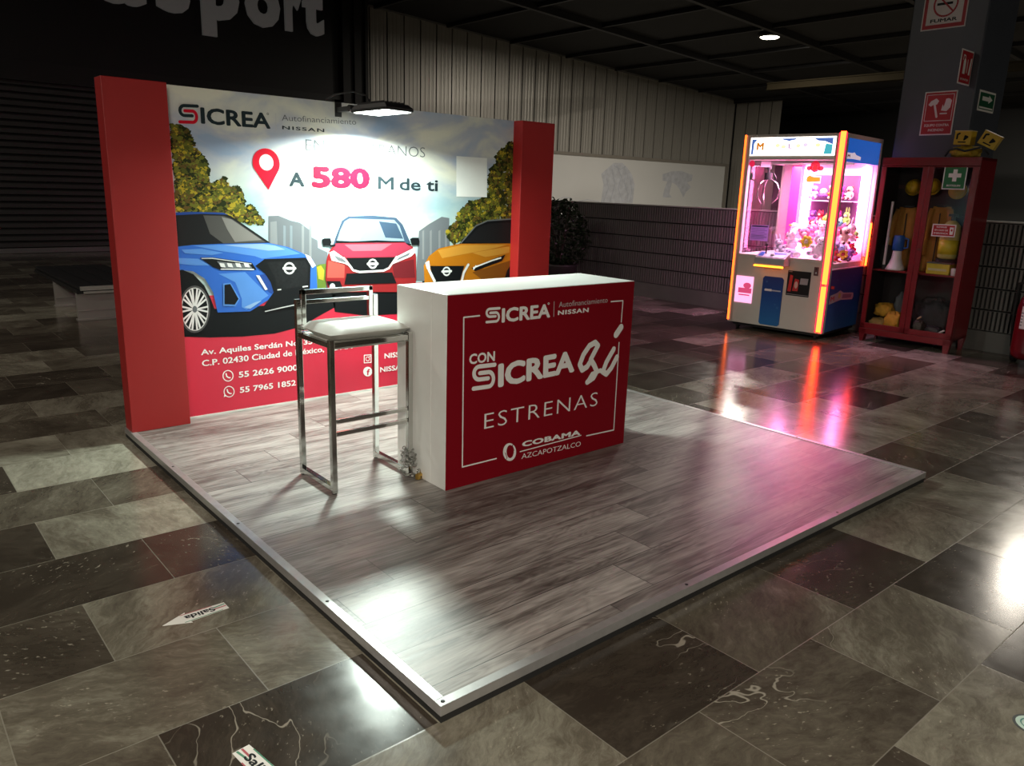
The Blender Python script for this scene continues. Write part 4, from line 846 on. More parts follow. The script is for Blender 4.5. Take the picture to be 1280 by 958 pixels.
# the grabbing claw
cl = thing('grabber_claw', 'chrome three pronged grabber hanging inside the claw machine', 'claw', cm.matrix_basis @ Vector((.14, .40, 1.85)), cm.rotation_euler.z, local=True)
mb = MB(); mb.tube([(0, 0, -.05), (0, 0, .085)], .012); mb.tube([(0, 0, .03), (0, 0, .085)], .03); mb.tube([(0, 0, -.01), (0, 0, -.09)], .045, 14); mb.build('motor', BLACK, cl)
for i in range(3):
    a = R(120 * i + 10); mb = MB(); c_, s_ = math.cos(a), math.sin(a)
    mb.tube([(.03*c_, .03*s_, -.08), (.11*c_, .11*s_, -.13), (.145*c_, .145*s_, -.21), (.13*c_, .13*s_, -.30), (.07*c_, .07*s_, -.37)], [.008, .008, .008, .008, .005], 8); mb.build('prong', CHROME, cl, smooth=True)
mb = MB(); mb.tube([(.05, .0, .0), (.09, 0, -.05), (.10, .01, -.10)], .006, 6); mb.build('wire', BLACK, cl, smooth=True)

# ---- plush toys
TC = {'white': (.80, .74, .78), 'pink': (.80, .25, .42), 'lilac': (.50, .40, .68), 'teal': (.15, .60, .66), 'yellow': (.85, .68, .06), 'red': (.60, .03, .05), 'brown': (.13, .06, .035), 'orange': (.75, .22, .04), 'grey': (.40, .40, .46), 'sky blue': (.40, .58, .85), 'green': (.30, .68, .12), 'cream': (.80, .68, .50), 'magenta': (.70, .05, .38), 'purple': (.22, .08, .40)}
def tm(c): return mat('plush_' + c.replace(' ', '_'), TC[c], .85, noise=.10, bump=.5, scale=25, bscale=160)
EYE = mat('toy_eye', (.01, .01, .01), .25)
def toy(kind, colour, accent, loc, size, rz, tilt, where, group):
    m = Euler((tilt[0], tilt[1], rz)).to_matrix(); L = Vector(loc)
    def b(mb, c, r, mi): mb.ball(m @ (Vector(c) * size), tuple(x * size for x in (r if isinstance(r, tuple) else (r, r, r))), mi, m=m, seg=12, rings=8)
    mb = MB()
    hz = .62
    if kind in ('bear', 'rabbit', 'dog', 'cat', 'monkey', 'elephant', 'pig', 'unicorn', 'panda'):
        b(mb, (0, 0, .0), (.42, .36, .46), 0); b(mb, (0, -.08, hz), (.36, .33, .33), 0); b(mb, (0, -.36, hz - .09), (.17, .13, .13), 1)
        for sx in (-1, 1):
            b(mb, (.38*sx, -.15, .10), (.13, .26, .13), 0); b(mb, (.25*sx, -.38, -.34), (.16, .28, .16), 0); b(mb, (.25*sx, -.62, -.34), (.13, .07, .13), 1); b(mb, (.14*sx, -.37, hz + .08), .045, 2)
            if kind == 'rabbit': b(mb, (.15*sx, .0, hz + .55), (.09, .07, .34), 0)
            elif kind == 'dog': b(mb, (.36*sx, -.05, hz - .05), (.10, .14, .26), 1)
            elif kind == 'elephant': b(mb, (.42*sx, .02, hz), (.22, .06, .25), 1)
            elif kind in ('cat', 'pig', 'unicorn'): mb.lathe(m @ (Vector((.22*sx, -.02, hz + .22)) * size), [(.13*size, 0), (.07*size, .14*size), (.005*size, .27*size)], 0, m=m, seg=8)
            else: b(mb, (.29*sx, -.02, hz + .26), (.13, .08, .13), 1 if kind in ('panda', 'monkey') else 0)
        if kind == 'elephant': b(mb, (0, -.46, hz - .25), (.08, .09, .22), 0)
        if kind == 'unicorn': mb.lathe(m @ (Vector((0, -.2, hz + .28)) * size), [(.07*size, 0), (.005*size, .36*size)], 1, m=m, seg=8)
        if kind == 'dog': b(mb, (0, .40, -.1), (.07, .2, .07), 0)
    elif kind == 'octopus':
        b(mb, (0, 0, .3), (.5, .5, .46), 0)
        for i in range(8):
            a = i * math.pi / 4; b(mb, (.48*math.cos(a), .48*math.sin(a), -.12), (.17, .17, .15), 1)
        for sx in (-1, 1): b(mb, (.17*sx, -.47, .36), .055, 2)
    elif kind == 'duck':
        b(mb, (0, .05, 0), (.42, .52, .38), 0); b(mb, (0, -.25, .5), (.30, .30, .29), 0); b(mb, (0, -.56, .46), (.14, .18, .06), 1); b(mb, (0, .55, .16), (.14, .2, .1), 0)
        for sx in (-1, 1): b(mb, (.40*sx, .08, .04), (.08, .3, .2), 0); b(mb, (.12*sx, -.50, .58), .045, 2); b(mb, (.2*sx, -.3, -.38), (.14, .2, .06), 1)
    elif kind == 'fish':
        b(mb, (0, 0, .15), (.28, .60, .40), 0); b(mb, (0, .72, .15), (.07, .22, .36), 1); b(mb, (0, 0, .58), (.06, .25, .16), 1)
        for sx in (-1, 1): b(mb, (.22*sx, -.38, .28), .07, 2); b(mb, (.3*sx, 0, .02), (.12, .18, .06), 1)
    elif kind == 'flower':
        b(mb, (0, 0, .2), (.26, .22, .26), 1)
        for i in range(6):
            a = i * math.pi / 3; b(mb, (.42*math.cos(a), 0, .2 + .42*math.sin(a)), (.24, .17, .24), 0)
        for sx in (-1, 1): b(mb, (.09*sx, -.21, .26), .04, 2)
    elif kind == 'pillow':
        b(mb, (0, 0, 0), (.75, .42, .32), 0); b(mb, (.62, 0, 0), (.16, .34, .26), 1); b(mb, (-.62, 0, 0), (.16, .34, .26), 1)
        for sx in (-1, 1): b(mb, (.18*sx, -.38, .12), .05, 2)
    w = cm.matrix_basis @ L
    o = mb.build('plush_' + kind, [tm(colour), tm(accent), EYE], smooth=True, org=(0, 0, 0))
    o.location = w; o.rotation_euler = (0, 0, cm.rotation_euler.z)
    tag(o, '%s plush %s with %s trim %s' % (colour, kind, accent, where), 'plush toy', group)
rt = random.Random(11)
PG, SG = 'plush toys heaped in the claw machine', 'plush toys on the shelf inside the claw machine'
pile = [  # kind, colour, accent, x, y, z, size
 ('elephant', 'white', 'grey', .93, .20, .99, .17), ('flower', 'yellow', 'cream', .80, .15, 1.06, .11), ('pillow', 'lilac', 'white', .64, .18, .94, .15), ('rabbit', 'grey', 'white', .47, .20, .97, .13), ('cat', 'lilac', 'pink', 1.02, .42, .97, .13),
 ('unicorn', 'white', 'pink', .52, .42, 1.04, .17), ('bear', 'pink', 'white', .70, .40, 1.07, .17), ('pillow', 'magenta', 'pink', .86, .44, 1.09, .14), ('duck', 'white', 'yellow', .46, .62, 1.16, .14), ('rabbit', 'pink', 'lilac', .62, .66, 1.13, .15),
 ('bear', 'white', 'cream', .78, .64, 1.15, .17), ('octopus', 'yellow', 'orange', .74, .80, 1.30, .09), ('fish', 'teal', 'white', .95, .62, 1.28, .12), ('dog', 'red', 'white', .58, .84, 1.20, .13), ('pig', 'pink', 'magenta', .88, .80, 1.18, .13),
 ('dog', 'cream', 'brown', 1.04, .62, 1.13, .13), ('rabbit', 'white', 'red', 1.03, .80, 1.17, .14), ('pillow', 'sky blue', 'white', 1.03, .55, 1.02, .11),
 ('monkey', 'brown', 'cream', 1.06, .24, .88, .10), ('bear', 'red', 'yellow', 1.05, .40, .90, .10), ('flower', 'yellow', 'red', 1.07, .56, .93, .09), ('cat', 'brown', 'purple', 1.05, .68, .89, .10), ('elephant', 'purple', 'lilac', 1.06, .80, .92, .09), ('octopus', 'green', 'yellow', 1.05, .92, 1.14, .09), ('bear', 'red', 'orange', 1.06, .90, .98, .09), ('fish', 'magenta', 'red', 1.06, 1.0, .93, .06),
 ('panda', 'white', 'brown', .40, .80, 1.06, .12), ('octopus', 'grey', 'sky blue', .56, .14, .90, .08)]
for kd, c1, c2, x, y, z, s in pile:
    where = 'behind the front glass' if y < .3 and x < 1.04 else ('against the right side glass' if x > 1.0 else 'in the heap of the claw machine')
    toy(kd, c1, c2, (x, y, z), s, rt.uniform(-.9, .9) + (1.0 if x > 1.0 else 0), (rt.uniform(-.5, .25), rt.uniform(-.45, .45)), where, PG)
xs_ = .50
for i, (kd, c1, c2) in enumerate((('dog', 'grey', 'purple'), ('octopus', 'lilac', 'purple'), ('monkey', 'orange', 'cream'), ('bear', 'magenta', 'white'), ('panda', 'cream', 'brown'))):
    toy(kd, c1, c2, (xs_ + i * .105, CLD - .155, 1.542 + .07), .095 if kd == 'octopus' else .105, rt.uniform(-.3, .3), (0, 0), 'on the upper shelf of the claw machine', SG)
for i, (kd, c1, c2) in enumerate((('bear', 'purple', 'pink'), ('cat', 'red', 'cream'), ('duck', 'orange', 'yellow'), ('pig', 'magenta', 'lilac'), ('rabbit', 'green', 'white'))):
    toy(kd, c1, c2, (xs_ + i * .105, CLD - .155, 1.247 + .07), .105, rt.uniform(-.3, .3), (0, 0), 'on the lower shelf of the claw machine', SG)

# ================================================================== FIRE CABINET (local frame as above)
FW, FD, FH = .975, .46, 2.015
fc = thing('fire_equipment_cabinet', 'red glazed fire equipment cabinet standing beside the claw machine', 'cabinet', (7.575, 2.47, 0), math.atan2(-.947, .03), local=True)
CRED = mat('cabinet_red_enamel', (0.17, 0.005, 0.009), 0.28, noise=.08, scale=4); CIN = mat('cabinet_interior', (0.05, .012, .014), .5)
def fp_(mb, name, m, **kw): return mb.build(name, m, fc, **kw)
mb = MB(); mb.box((.021, .06, .166), (.026, FD-.016, FH-.031)); mb.box((FW-.026, .06, .166), (FW-.021, FD-.016, FH-.031)); mb.box((.026, FD-.021, .166), (FW-.026, FD-.016, FH-.031)); fp_(mb, 'lining', mat('dark_lining', (.014, .008, .009), .7))
mb = MB(); mb.box((0, .022, .14), (.02, FD, FH)); mb.box((FW-.02, .022, .14), (FW, FD, FH)); mb.box((.02, FD-.015, .14), (FW-.02, FD, FH)); mb.box((0, .022, FH-.03), (FW, FD, FH)); mb.box((0, .022, .14), (FW, FD, .165)); fp_(mb, 'carcass', CRED)
mb = MB(); mb.box((.02, .05, .80), (FW-.02, FD-.015, .818)); fp_(mb, 'shelf', CRED)
for x0, x1, y0, y1 in ((0, .075, .0, .07), (FW-.075, FW, .0, .07), (0, .06, FD-.06, FD), (FW-.06, FW, FD-.06, FD)):
    mb = MB(); mb.add([(x0, y0, .14), (x1, y0, .14), (x1, y1, .14), (x0, y1, .14), (x0 + (.012 if x0 else .022), y0, 0), (x1 - (.022 if x0 == 0 else .012), y0, 0), (x1 - .02, y1, 0), (x0 + .02, y1, 0)], [(0,1,2,3), (7,6,5,4), (0,4,5,1), (1,5,6,2), (2,6,7,3), (3,7,4,0)]); fp_(mb, 'leg', CRED)
mb = MB(); mb.box((0, 0, FH-.085), (FW, .022, FH)); fp_(mb, 'rail', CRED, bevel=.003)
mb = MB(); mb.box((0, 0, .085), (FW, .022, .150)); fp_(mb, 'rail', CRED, bevel=.003)
mb = MB(); mb.box((.985 - .30, FD*.2, FH), (.985 - .03, FD*.9, FH + .004)); fp_(mb, 'top_edge_trim', ALU)
for x0, x1, hs in ((.004, .486, 1), (.489, .971, -1)):
    d = MB(); sl, sr = (.050, .055) if hs == 1 else (.055, .062)
    d.box((x0, 0, .153), (x0 + sl, .021, FH-.088)); d.box((x1 - sr, 0, .153), (x1, .021, FH-.088)); d.box((x0, 0, FH-.10), (x1, .021, FH-.088)); d.box((x0, 0, .153), (x1, .021, .212))
    d_ = fp_(d, 'door', CRED, bevel=.002)
    g_ = MB(); g_.box((x0 + sl, .008, .212), (x1 - sr, .012, FH-.10)); g_.build('glass_pane', glass('door_glass', refl=0.3), d_, org=(0, 0, 0))
    if hs == -1:
        h_ = MB(); h_.tube([(x0 + .026, 0, 1.07), (x0 + .026, -.018, 1.07)], .013, 12); h_.build('knob', CHROME, d_, org=(0, 0, 0))
        s_ = MB(); s_.box((.640, .0045, 1.695), (.860, .0075, 1.925)); so = s_.build('first_aid_sign', P_WHITE, d_, org=(0, 0, 0))
        A = Art(cfn(.0042)); gm = mat('sign_green', (.005, .16, .045), .5); A.poly([(.650, 1.705), (.850, 1.705), (.850, 1.915), (.650, 1.915)], gm); A.poly([(.730, 1.775), (.770, 1.775), (.770, 1.895), (.730, 1.895)], P_WHITE, 2); A.poly([(.690, 1.815), (.810, 1.815), (.810, 1.855), (.690, 1.855)], P_WHITE, 2.2); A.text('BOTIQUIN', (.685, 1.725), (.815, 1.725), (.685, 1.745), P_WHITE, 2, .02); A.build("sign_print", d_, org=(0, 0, 0))
        s_ = MB(); s_.box((.613, .0045, 1.215), (.843, .0075, 1.343)); s_.build('emergency_sign', P_WHITE, d_, org=(0, 0, 0))
        A = Art(cfn(.0042)); rm = mat('sign_red', (.40, .008, .015), .5); A.poly([(.624, 1.226), (.832, 1.226), (.832, 1.332), (.624, 1.332)], rm)
        A.text('ROMPASE', (.655, 1.305), (.755, 1.305), (.655, 1.322), P_WHITE, 2, .02); A.text('EN CASO DE', (.640, 1.273), (.770, 1.273), (.640, 1.291), P_WHITE, 2, .02); A.text('EMERGENCIA', (.635, 1.241), (.775, 1.241), (.635, 1.259), P_WHITE, 2, .02); A.poly([(.79, 1.240), (.82, 1.240), (.825, 1.315), (.785, 1.315)], P_WHITE, 2); A.ell((.806, 1.285), .009, .012, rm, 3); A.build("sign_print", d_, org=(0, 0, 0))
def cthing(name, label, cat, loc, rz=0, group=None): return thing(name, label, cat, fc.matrix_basis @ Vector(loc), fc.rotation_euler.z + rz, group, local=True)
YEL = mat('safety_yellow', (.55, .36, .01), .4, noise=.08); TAN = mat('fire_coat_tan', (.36, .17, .025), .8, noise=.2, scale=9, bump=.3); DKF = mat('dark_fabric', (.022, .024, .026), .8, noise=.3, bump=.3)
def helmet(loc, rz, label):
    t = cthing('safety_helmet', label, 'helmet', loc, rz, 'yellow helmets in the fire cabinet'); hm = Matrix.Rotation(R(82), 4, 'X') @ Matrix.Scale(.60, 4); xf = lambda p: hm @ p
    mb = MB(xf); mb.lathe((0, 0, 0), [(.125, 0), (.13, .03), (.122, .08), (.10, .125), (.06, .155), (.0, .162)], seg=22); mb.build('shell', YEL, t, smooth=True)
    mb = MB(xf); mb.lathe((0, 0, -.004), [(.125, 0), (.148, -.006), (.152, .004), (.128, .018)], seg=22); mb.build('brim', YEL, t, smooth=True)
    mb = MB(xf); mb.prism([(-.145, .0), (-.13, .045), (-.06, .165), (0, .178), (.06, .165), (.125, .07), (.133, .03), (.0, .15)], lambda a, b, d: (d - .008, a, b), .016); mb.build('ridge', YEL, t)
    mb = MB(xf); mb.tube([(-.12, .0, .0), (-.06, -.16, -.02), (.06, -.16, -.02), (.12, .0, 0)], .007, 6); mb.build('chin_strap', DKF, t, smooth=True)
    return t
mb = MB(); mb.box((.03, FD-.028, 1.70), (FW-.03, FD-.015, 1.74)); fp_(mb, 'hook_rail', CIN)
helmet((.205, FD-.045, 1.715), .05, 'yellow safety helmet behind the left cabinet door, left of its neighbour')
helmet((.40, FD-.045, 1.725), -.1, 'yellow safety helmet half hidden by the frame between the cabinet doors')
helmet((.66, FD-.045, 1.69), .1, 'yellow safety helmet partly behind the green first aid sign')
helmet((.86, FD-.045, 1.70), -.05, 'yellow safety helmet at the right edge of the cabinet, beside the green sign')
def coat(x, y, w_, z0, z1, rz, label):
    t = cthing('fire_coat', label, 'coat', (x, y, z0), rz, 'fire coats in the cabinet'); rd = random.Random(int(x*100)); h = z1 - z0
    mb = MB(); rows = 12; segs = 26; vs = []; fs = []
    for i in range(rows + 1):
        t_ = i / rows; ww = w_/2 * (1 - .25 * max(0, t_ - .7) / .3) * (1 + .08*(1 - t_)); dd = .045 * (1 - .5*max(0, t_ - .8)/.2)
        for j in range(segs):
            a = 2*math.pi*j/segs; f_ = 1 + .10*math.sin(7*a + 1.3*rd.random()*.2 + t_*1.5)
            vs.append((ww*math.cos(a)*f_, dd*math.sin(a)*f_, t_*h))
    for i in range(rows):
        for j in range(segs): fs.append((i*segs+j, i*segs+(j+1) % segs, (i+1)*segs+(j+1) % segs, (i+1)*segs+j))
    fs += [tuple(range(segs))[::-1], tuple(rows*segs+j for j in range(segs))]; mb.add(vs, fs); mb.build('coat_body', TAN, t, smooth=True)
    for s in (-1, 1):
        mb = MB(); mb.tube([(s*w_*.38, -.005, h*.96), (s*w_*.50, -.03, h*.75), (s*w_*.52, -.045, h*.45), (s*w_*.46, -.05, h*.25)], [.03, .035, .034, .03], 10); mb.build('sleeve', TAN, t, smooth=True)
    mb = MB(); mb.tube([(w_*.20*math.cos(a), .03*math.sin(a), h + .006) for a in [2*math.pi*k_/14 for k_ in range(14)]], .014, 8, closed=True); mb.build('collar', DKF, t, smooth=True)
    mb = MB(); mb.tube([(0, -.048, h*.9), (.004, -.05, h*.5), (0, -.05, h*.08)], .006, 6); mb.build('zip', DKF, t)
coat(.235, .30, .27, .82, 1.50, 0, 'tan fire coat hanging behind the blue and white megaphone')
coat(.56, .33, .22, .82, 1.52, .2, 'tan fire coat hanging left of the yellow air cylinder')
# megaphone
t = cthing('megaphone', 'blue and white megaphone standing bell down on the cabinet shelf', 'megaphone', (.245, .13, .82))
mb = MB(); mb.lathe((0, 0, 0), [(.098, 0), (.094, .02), (.072, .07), (.052, .13), (.045, .20), (.044, .21)], seg=22); mb.build('bell', mat('megaphone_white', (.70, .70, .72), .4), t, smooth=True)
mb = MB(); mb.lathe((0, 0, .211), [(.044, 0), (.060, .01), (.060, .10), (.056, .15), (.05, .165)], seg=22); mb.build('body', mat('megaphone_blue', (.02, .11, .42), .4), t, smooth=True)
mb = MB(); mb.tube([(.055, 0, .24), (.10, 0, .25), (.10, 0, .34), (.055, 0, .35)], .010, 8); mb.build('handle', MATS['megaphone_blue'], t)
# shovel + white pole
t = cthing('shovel', 'black bladed shovel with a pale handle at the left of the cabinet', 'shovel', (.095, .20, .82))
mb = MB(); mb.prism([(-.06, .10), (-.062, .20), (-.05, .255), (0, .27), (.05, .255), (.062, .20), (.06, .10), (.03, .03), (0, 0), (-.03, .03)], lambda a, b, d: (a, d - .006 + .18*a*a*4, b), .012); mb.build('blade', mat('shovel_black', (.03, .03, .032), .45, .3), t)
mb = MB(); mb.tube([(0, .0, .25), (.0, .015, .34)], .014, 10); mb.build('handle', mat('shovel_handle', (.62, .55, .42), .6), t)
t = cthing('pole', 'slim pale pole leaning inside the cabinet left of the tan coat', 'pole', (.135, .09, .82)); mb = MB(); mb.tube([(0, 0, 0), (-.012, .03, .735)], .014, 10); mb.build('shaft', mat('pale_pole', (.60, .55, .58), .5), t); mb = MB(); mb.tube([(0, 0, .0), (0, 0, .05)], .0165, 10); mb.build('grip', DKF, t)
# air cylinder
t = cthing('air_cylinder', 'pale yellow air cylinder with a black valve behind the right door', 'cylinder', (.735, .20, .98))
mb = MB(); mb.box((-.12, -.1, -.03), (.12, .1, -.003)); 
mb = MB(); mb.lathe((0, 0, 0), [(.08, 0), (.097, .02), (.098, .28), (.085, .345), (.05, .385), (.028, .40)], seg=24); mb.build('tank', mat('cylinder_pale_yellow', (.52, .45, .14), .4), t, smooth=True)
mb = MB(); mb.lathe((0, 0, .05), [(.0995, 0), (.0995, .15)], seg=24); mb.build('label', mat('cylinder_yellow_label', (.60, .48, .02), .5), t, smooth=True)
mb = MB(); mb.tube([(0, 0, .395), (0, 0, .47)], .02, 12); mb.tube([(-.045, 0, .455), (.045, 0, .455)], .014, 10); mb.build('valve', BLACK, t)
mb = MB(); mb.tube([(.02, 0, .45), (.10, .02, .44), (.13, .03, .30), (.12, .03, .05)], .010, 8); mb.build('hose', RUBBER, t, smooth=True)
mb = MB(); mb.lathe((0, 0, -.036), [(.104, 0), (.104, .034)], seg=24); mb.build('foot_ring', RUBBER, t)
t = cthing('equipment_box', 'yellow plastic box under the air cylinder on the shelf', 'box', (.71, .16, .818)); mb = MB(); mb.box((-.115, -.10, 0), (.115, .13, .112)); mb.build('body', mat('box_yellow', (.58, .46, .03), .45), t, bevel=.008); mb = MB(); mb.box((-.118, -.103, .112), (.118, .133, .124)); mb.build('lid', mat('box_grey_lid', (.10, .11, .10), .5), t, bevel=.003); mb = MB(); mb.box((-.095, -.102, .038), (.09, -.1003, .062)); mb.build('label_strip', mat('box_label', (.55, .50, .30), .6), t)
t = tag(MB().lathe((0, 0, 0), [(.024, 0), (.03, .004), (.034, .075), (.031, .078), (.028, .01)], seg=16).build('cup', mat('cup_white', (.62, .60, .60), .5), org=(0, 0, 0), smooth=True), 'small white cup beside the yellow box on the shelf', 'cup'); t.location = fc.matrix_basis @ Vector((.875, .07, .818))
# lower bundles
def bundle(name, m, loc, r, seed, label, cat, group=None):
    rd = random.Random(seed); mb = MB(); seg, rings = 26, 16; vs = []; fs = []
    for i in range(rings + 1):
        t_ = math.pi * i / rings
        for j in range(seg):
            p = 2*math.pi*j/seg; f_ = 1 + .10*math.sin(5*p + 3*t_ + seed) + .07*math.sin(9*p - 5*t_ + seed*2) + .05*math.sin(13*t_ + 2*p)
            sgn = lambda v: math.copysign(abs(v)**.75, v)
            vs.append((r[0]*f_*sgn(math.sin(t_)*math.cos(p)), r[1]*f_*sgn(math.sin(t_)*math.sin(p)), max(-r[2]*.95, r[2]*f_*sgn(math.cos(t_))) + r[2]*.95))
    for i in range(rings):
        for j in range(seg): fs.append((i*seg+j, (i+1)*seg+j, (i+1)*seg+(j+1) % seg, i*seg+(j+1) % seg))
    mb.add(vs, fs); o = mb.build(name, m, org=(0, 0, 0), smooth=True); o.location = fc.matrix_basis @ Vector(loc); o.rotation_euler = (0, 0, fc.rotation_euler.z); tag(o, label, cat, group); return o
BUN = mat('yellow_canvas', (.52, .26, .02), .75, noise=.25, scale=14, bump=.4)
zf = .1655
bundle('folded_canvas', mat('worn_yellow_canvas', (.32, .20, .06), .8, noise=.3, scale=10, bump=.4), (.155, .15, zf), (.10, .08, .05), 3, 'flat worn yellow canvas roll at the lower left of the cabinet', 'canvas')
bundle('folded_canvas', BUN, (.150, .27, zf + .11), (.105, .10, .075), 1, 'yellow canvas bundle lying on the worn roll in the cabinet', 'canvas')
bundle('folded_canvas', BUN, (.315, .14, zf), (.095, .09, .095), 2, 'bright yellow canvas bundle at the cabinet floor beside the door frame', 'canvas')
bundle('coiled_hose_bag', mat('grey_bag', (.09, .10, .11), .7, noise=.3, bump=.3), (.33, .33, zf), (.10, .075, .20), 5, 'dark grey bag standing behind the bright yellow canvas bundle', 'bag')
bundle('equipment_bag', DKF, (.68, .27, zf), (.20, .12, .19), 6, 'large black equipment bag behind the right cabinet door', 'bag')
bundle('boot', mat('boot_brown', (.05, .04, .03), .6, noise=.5, scale=20), (.60, .10, zf), (.055, .06, .07), 8, 'brown scuffed boot in front of the black equipment bag', 'boot')
bundle('boot', mat('boot_black', (.018, .018, .02), .5, noise=.5, scale=20), (.76, .10, zf), (.09, .055, .05), 9, 'black boot at the lower right of the cabinet floor', 'boot')
for p0, p1, lb in (((.575, .09, zf + .145), (.625, .06, zf + .185), 'short tan tool handle lying on the brown boot'), ((.82, .05, zf + .03), (.885, .045, zf + .075), 'short white tool handle leaning at the lower right of the cabinet')):
    mb = MB(); mb.tube([p0, ((p0[0]+p1[0])/2, (p0[1]+p1[1])/2, (p0[2]+p1[2])/2 + .004), p1], [.008, .010, .009], 8); o = mb.build('tool_handle', mat('handle_' + lb.split()[1], (.45, .36, .2) if 'tan' in lb else (.6, .58, .55), .6), org=(0, 0, 0), smooth=True); o.location = fc.location; o.rotation_euler = fc.rotation_euler; tag(o, lb, 'tool')
# things on the cabinet top
zt = FH
o = bundle('folded_vest', mat('vest_yellow', (.42, .28, .015), .7, noise=.5, scale=22, bump=.3), (.77, .16, zt), (.13, .12, .058), 4, 'crumpled yellow and black vest lying on top of the red cabinet', 'vest')
mb = MB(); mb.tube([(.62, .02, zt + .012), (.66, .0, zt + .07), (.72, .015, zt + .085), (.80, .02, zt + .06), (.95, .05, zt + .10), (1.0, .1, zt + .03)], .010, 8); o = mb.build('strap', DKF, org=(0, 0, 0), smooth=True); o.location = fc.location; o.rotation_euler = fc.rotation_euler; tag(o, 'black webbing strap draped over the yellow vest', 'strap')
def ybox(x, y, z, rz, rx, ry, label):
    t = thing('yellow_box', label, 'box', fc.matrix_basis @ Vector((x, y, z)), fc.rotation_euler.z + rz, 'yellow boxes on the red cabinet', local=True)
    m = Euler((rx, ry, 0)).to_matrix().to_4x4()
    mb = MB(lambda p: m @ p); mb.box((-.085, -.05, 0), (.085, .05, .135)); mb.build('carton', mat('carton_yellow', (.50, .33, .01), .45), t, bevel=.004)
    A = Art(lambda a, b, l: m @ Vector((a, -.0503 - l, b)))
    for q in ([(-.055, .06), (-.055, .10), (-.035, .11)], [(.02, .05), (.025, .085), (.05, .075), (.02, .05)]): A.stroke(q, .018, P_BLACK, 1)
    A.poly([(-.04, .02), (.04, .02), (.04, .032), (-.04, .032)], P_BLACK, 1); A.mb.build('carton_marks', A.mats, t, org=(0, 0, 0))
    mb = MB(lambda p: m @ p); mb.box((-.087, -.052, .132), (.087, .052, .139)); mb.build('lid_edge', mat('carton_pale', (.60, .50, .25), .5), t)
ybox(.745, .12, zt + .125, -.15, .0, .04, 'yellow box with black marks standing upright on the yellow vest')
ybox(.955, .12, zt + .105, .1, .0, .45, 'yellow box with black marks tilted to the right on the vest')

# ================================================================== SIGNS ON THE COLUMN
def sign_on_x(name, label, corners, border, x=CX0):
    """flat board on the column face, corners TL TR BR BL in photo pixels measured on the face"""
    P = [at_x(u, v, x - .004) for u, v in corners]; ys = [p.y for p in P]; zs_ = [p.z for p in P]
    y0, y1 = (P[0].y + P[3].y)/2, (P[1].y + P[2].y)/2; z0, z1 = (P[2].z + P[3].z)/2, (P[0].z + P[1].z)/2
    t = thing(name, label, 'sign', (x - .003, (y0+y1)/2, (z0+z1)/2)); mb = MB(); mb.box((x - .006, y1, z0), (x - .0005, y0, z1)); mb.build('board', border, t)
    # unit coordinates: a 0..1 left to right, b 0..1 bottom to top
    A = Art(lambda a, b, l: (x - .0063 - l, y0 + (y1 - y0)*a/(abs(y1-y0)), z0 + b)); return t, A, abs(y1 - y0), z1 - z0
SRED = mat('sign_red', (.40, .008, .015), .5); SWH = mat('sign_white', (.72, .70, .66), .5)
t, A, w_, h_ = sign_on_x('no_smoking_sign', 'red bordered no smoking sign at the top of the dark column', [(1157, -14), (1214, -20), (1207, 33), (1152, 39)], SWH)
A.poly([(.012, .012), (w_-.012, .012), (w_-.012, h_-.012), (.012, h_-.012)], SRED, 1); A.poly([(.045, .05), (w_-.045, .05), (w_-.045, h_-.045), (.045, h_-.045)], SWH, 2)
c_ = (w_/2, h_*.60); rr = w_*.26; A.ring(c_, rr, rr*1.05, .018, SRED, 3); A.stroke([(c_[0]-rr*.7, c_[1]+rr*.7), (c_[0]+rr*.7, c_[1]-rr*.7)], .016, SRED, 4); A.poly([(c_[0]-rr*.75, c_[1]-.012), (c_[0]+rr*.6, c_[1]-.012), (c_[0]+rr*.6, c_[1]+.012), (c_[0]-rr*.75, c_[1]+.012)], P_BLACK, 3.5)
A.text('FUMAR', (w_*.20, h_*.17), (w_*.80, h_*.17), (w_*.20, h_*.26), P_BLACK, 3, .03); A.build('print', t)
t, A, w_, h_ = sign_on_x('fire_equipment_sign', 'red sign with a white axe and glove on the dark column', [(1157, 115), (1197, 113), (1190, 168), (1149, 170)], SWH)
A.poly([(.012, .012), (w_-.012, .012), (w_-.012, h_-.012), (.012, h_-.012)], SRED, 1)
A.stroke([(.03, h_*.33), (w_-.03, h_*.33), (w_-.03, h_-.035), (.03, h_-.035)], .006, SWH, 2, closed=True)
A.stroke([(w_*.46, h_*.42), (w_*.34, h_*.72)], .022, SWH, 2); A.poly([(w_*.15, h_*.70), (w_*.22, h_*.78), (w_*.38, h_*.84), (w_*.47, h_*.78), (w_*.42, h_*.70), (w_*.32, h_*.70), (w_*.24, h_*.66)], SWH, 2)
A.poly([(w_*.57, h_*.56), (w_*.60, h_*.70), (w_*.64, h_*.64), (w_*.68, h_*.82), (w_*.74, h_*.83), (w_*.80, h_*.82), (w_*.86, h_*.78), (w_*.84, h_*.62), (w_*.74, h_*.54)], SWH, 2); A.stroke([(w_*.56, h_*.49), (w_*.75, h_*.49)], .014, SWH, 2)
A.text('EQUIPO CONTRA', (w_*.12, h_*.20), (w_*.88, h_*.20), (w_*.12, h_*.26), SWH, 2, .02); A.text('INCENDIO', (w_*.26, h_*.09), (w_*.74, h_*.09), (w_*.26, h_*.15), SWH, 2, .02); A.build('print', t)
t = thing('evacuation_sign', 'small green sign with a white arrow on the dark column', 'sign', (CX0 + .05, CY0 - .003, 2.5))
P = [at_y(u, v, CY0 - .003) for u, v in ((1225, 113), (1245, 116), (1240, 141), (1221, 139))]; x0, x1 = P[0].x, P[1].x
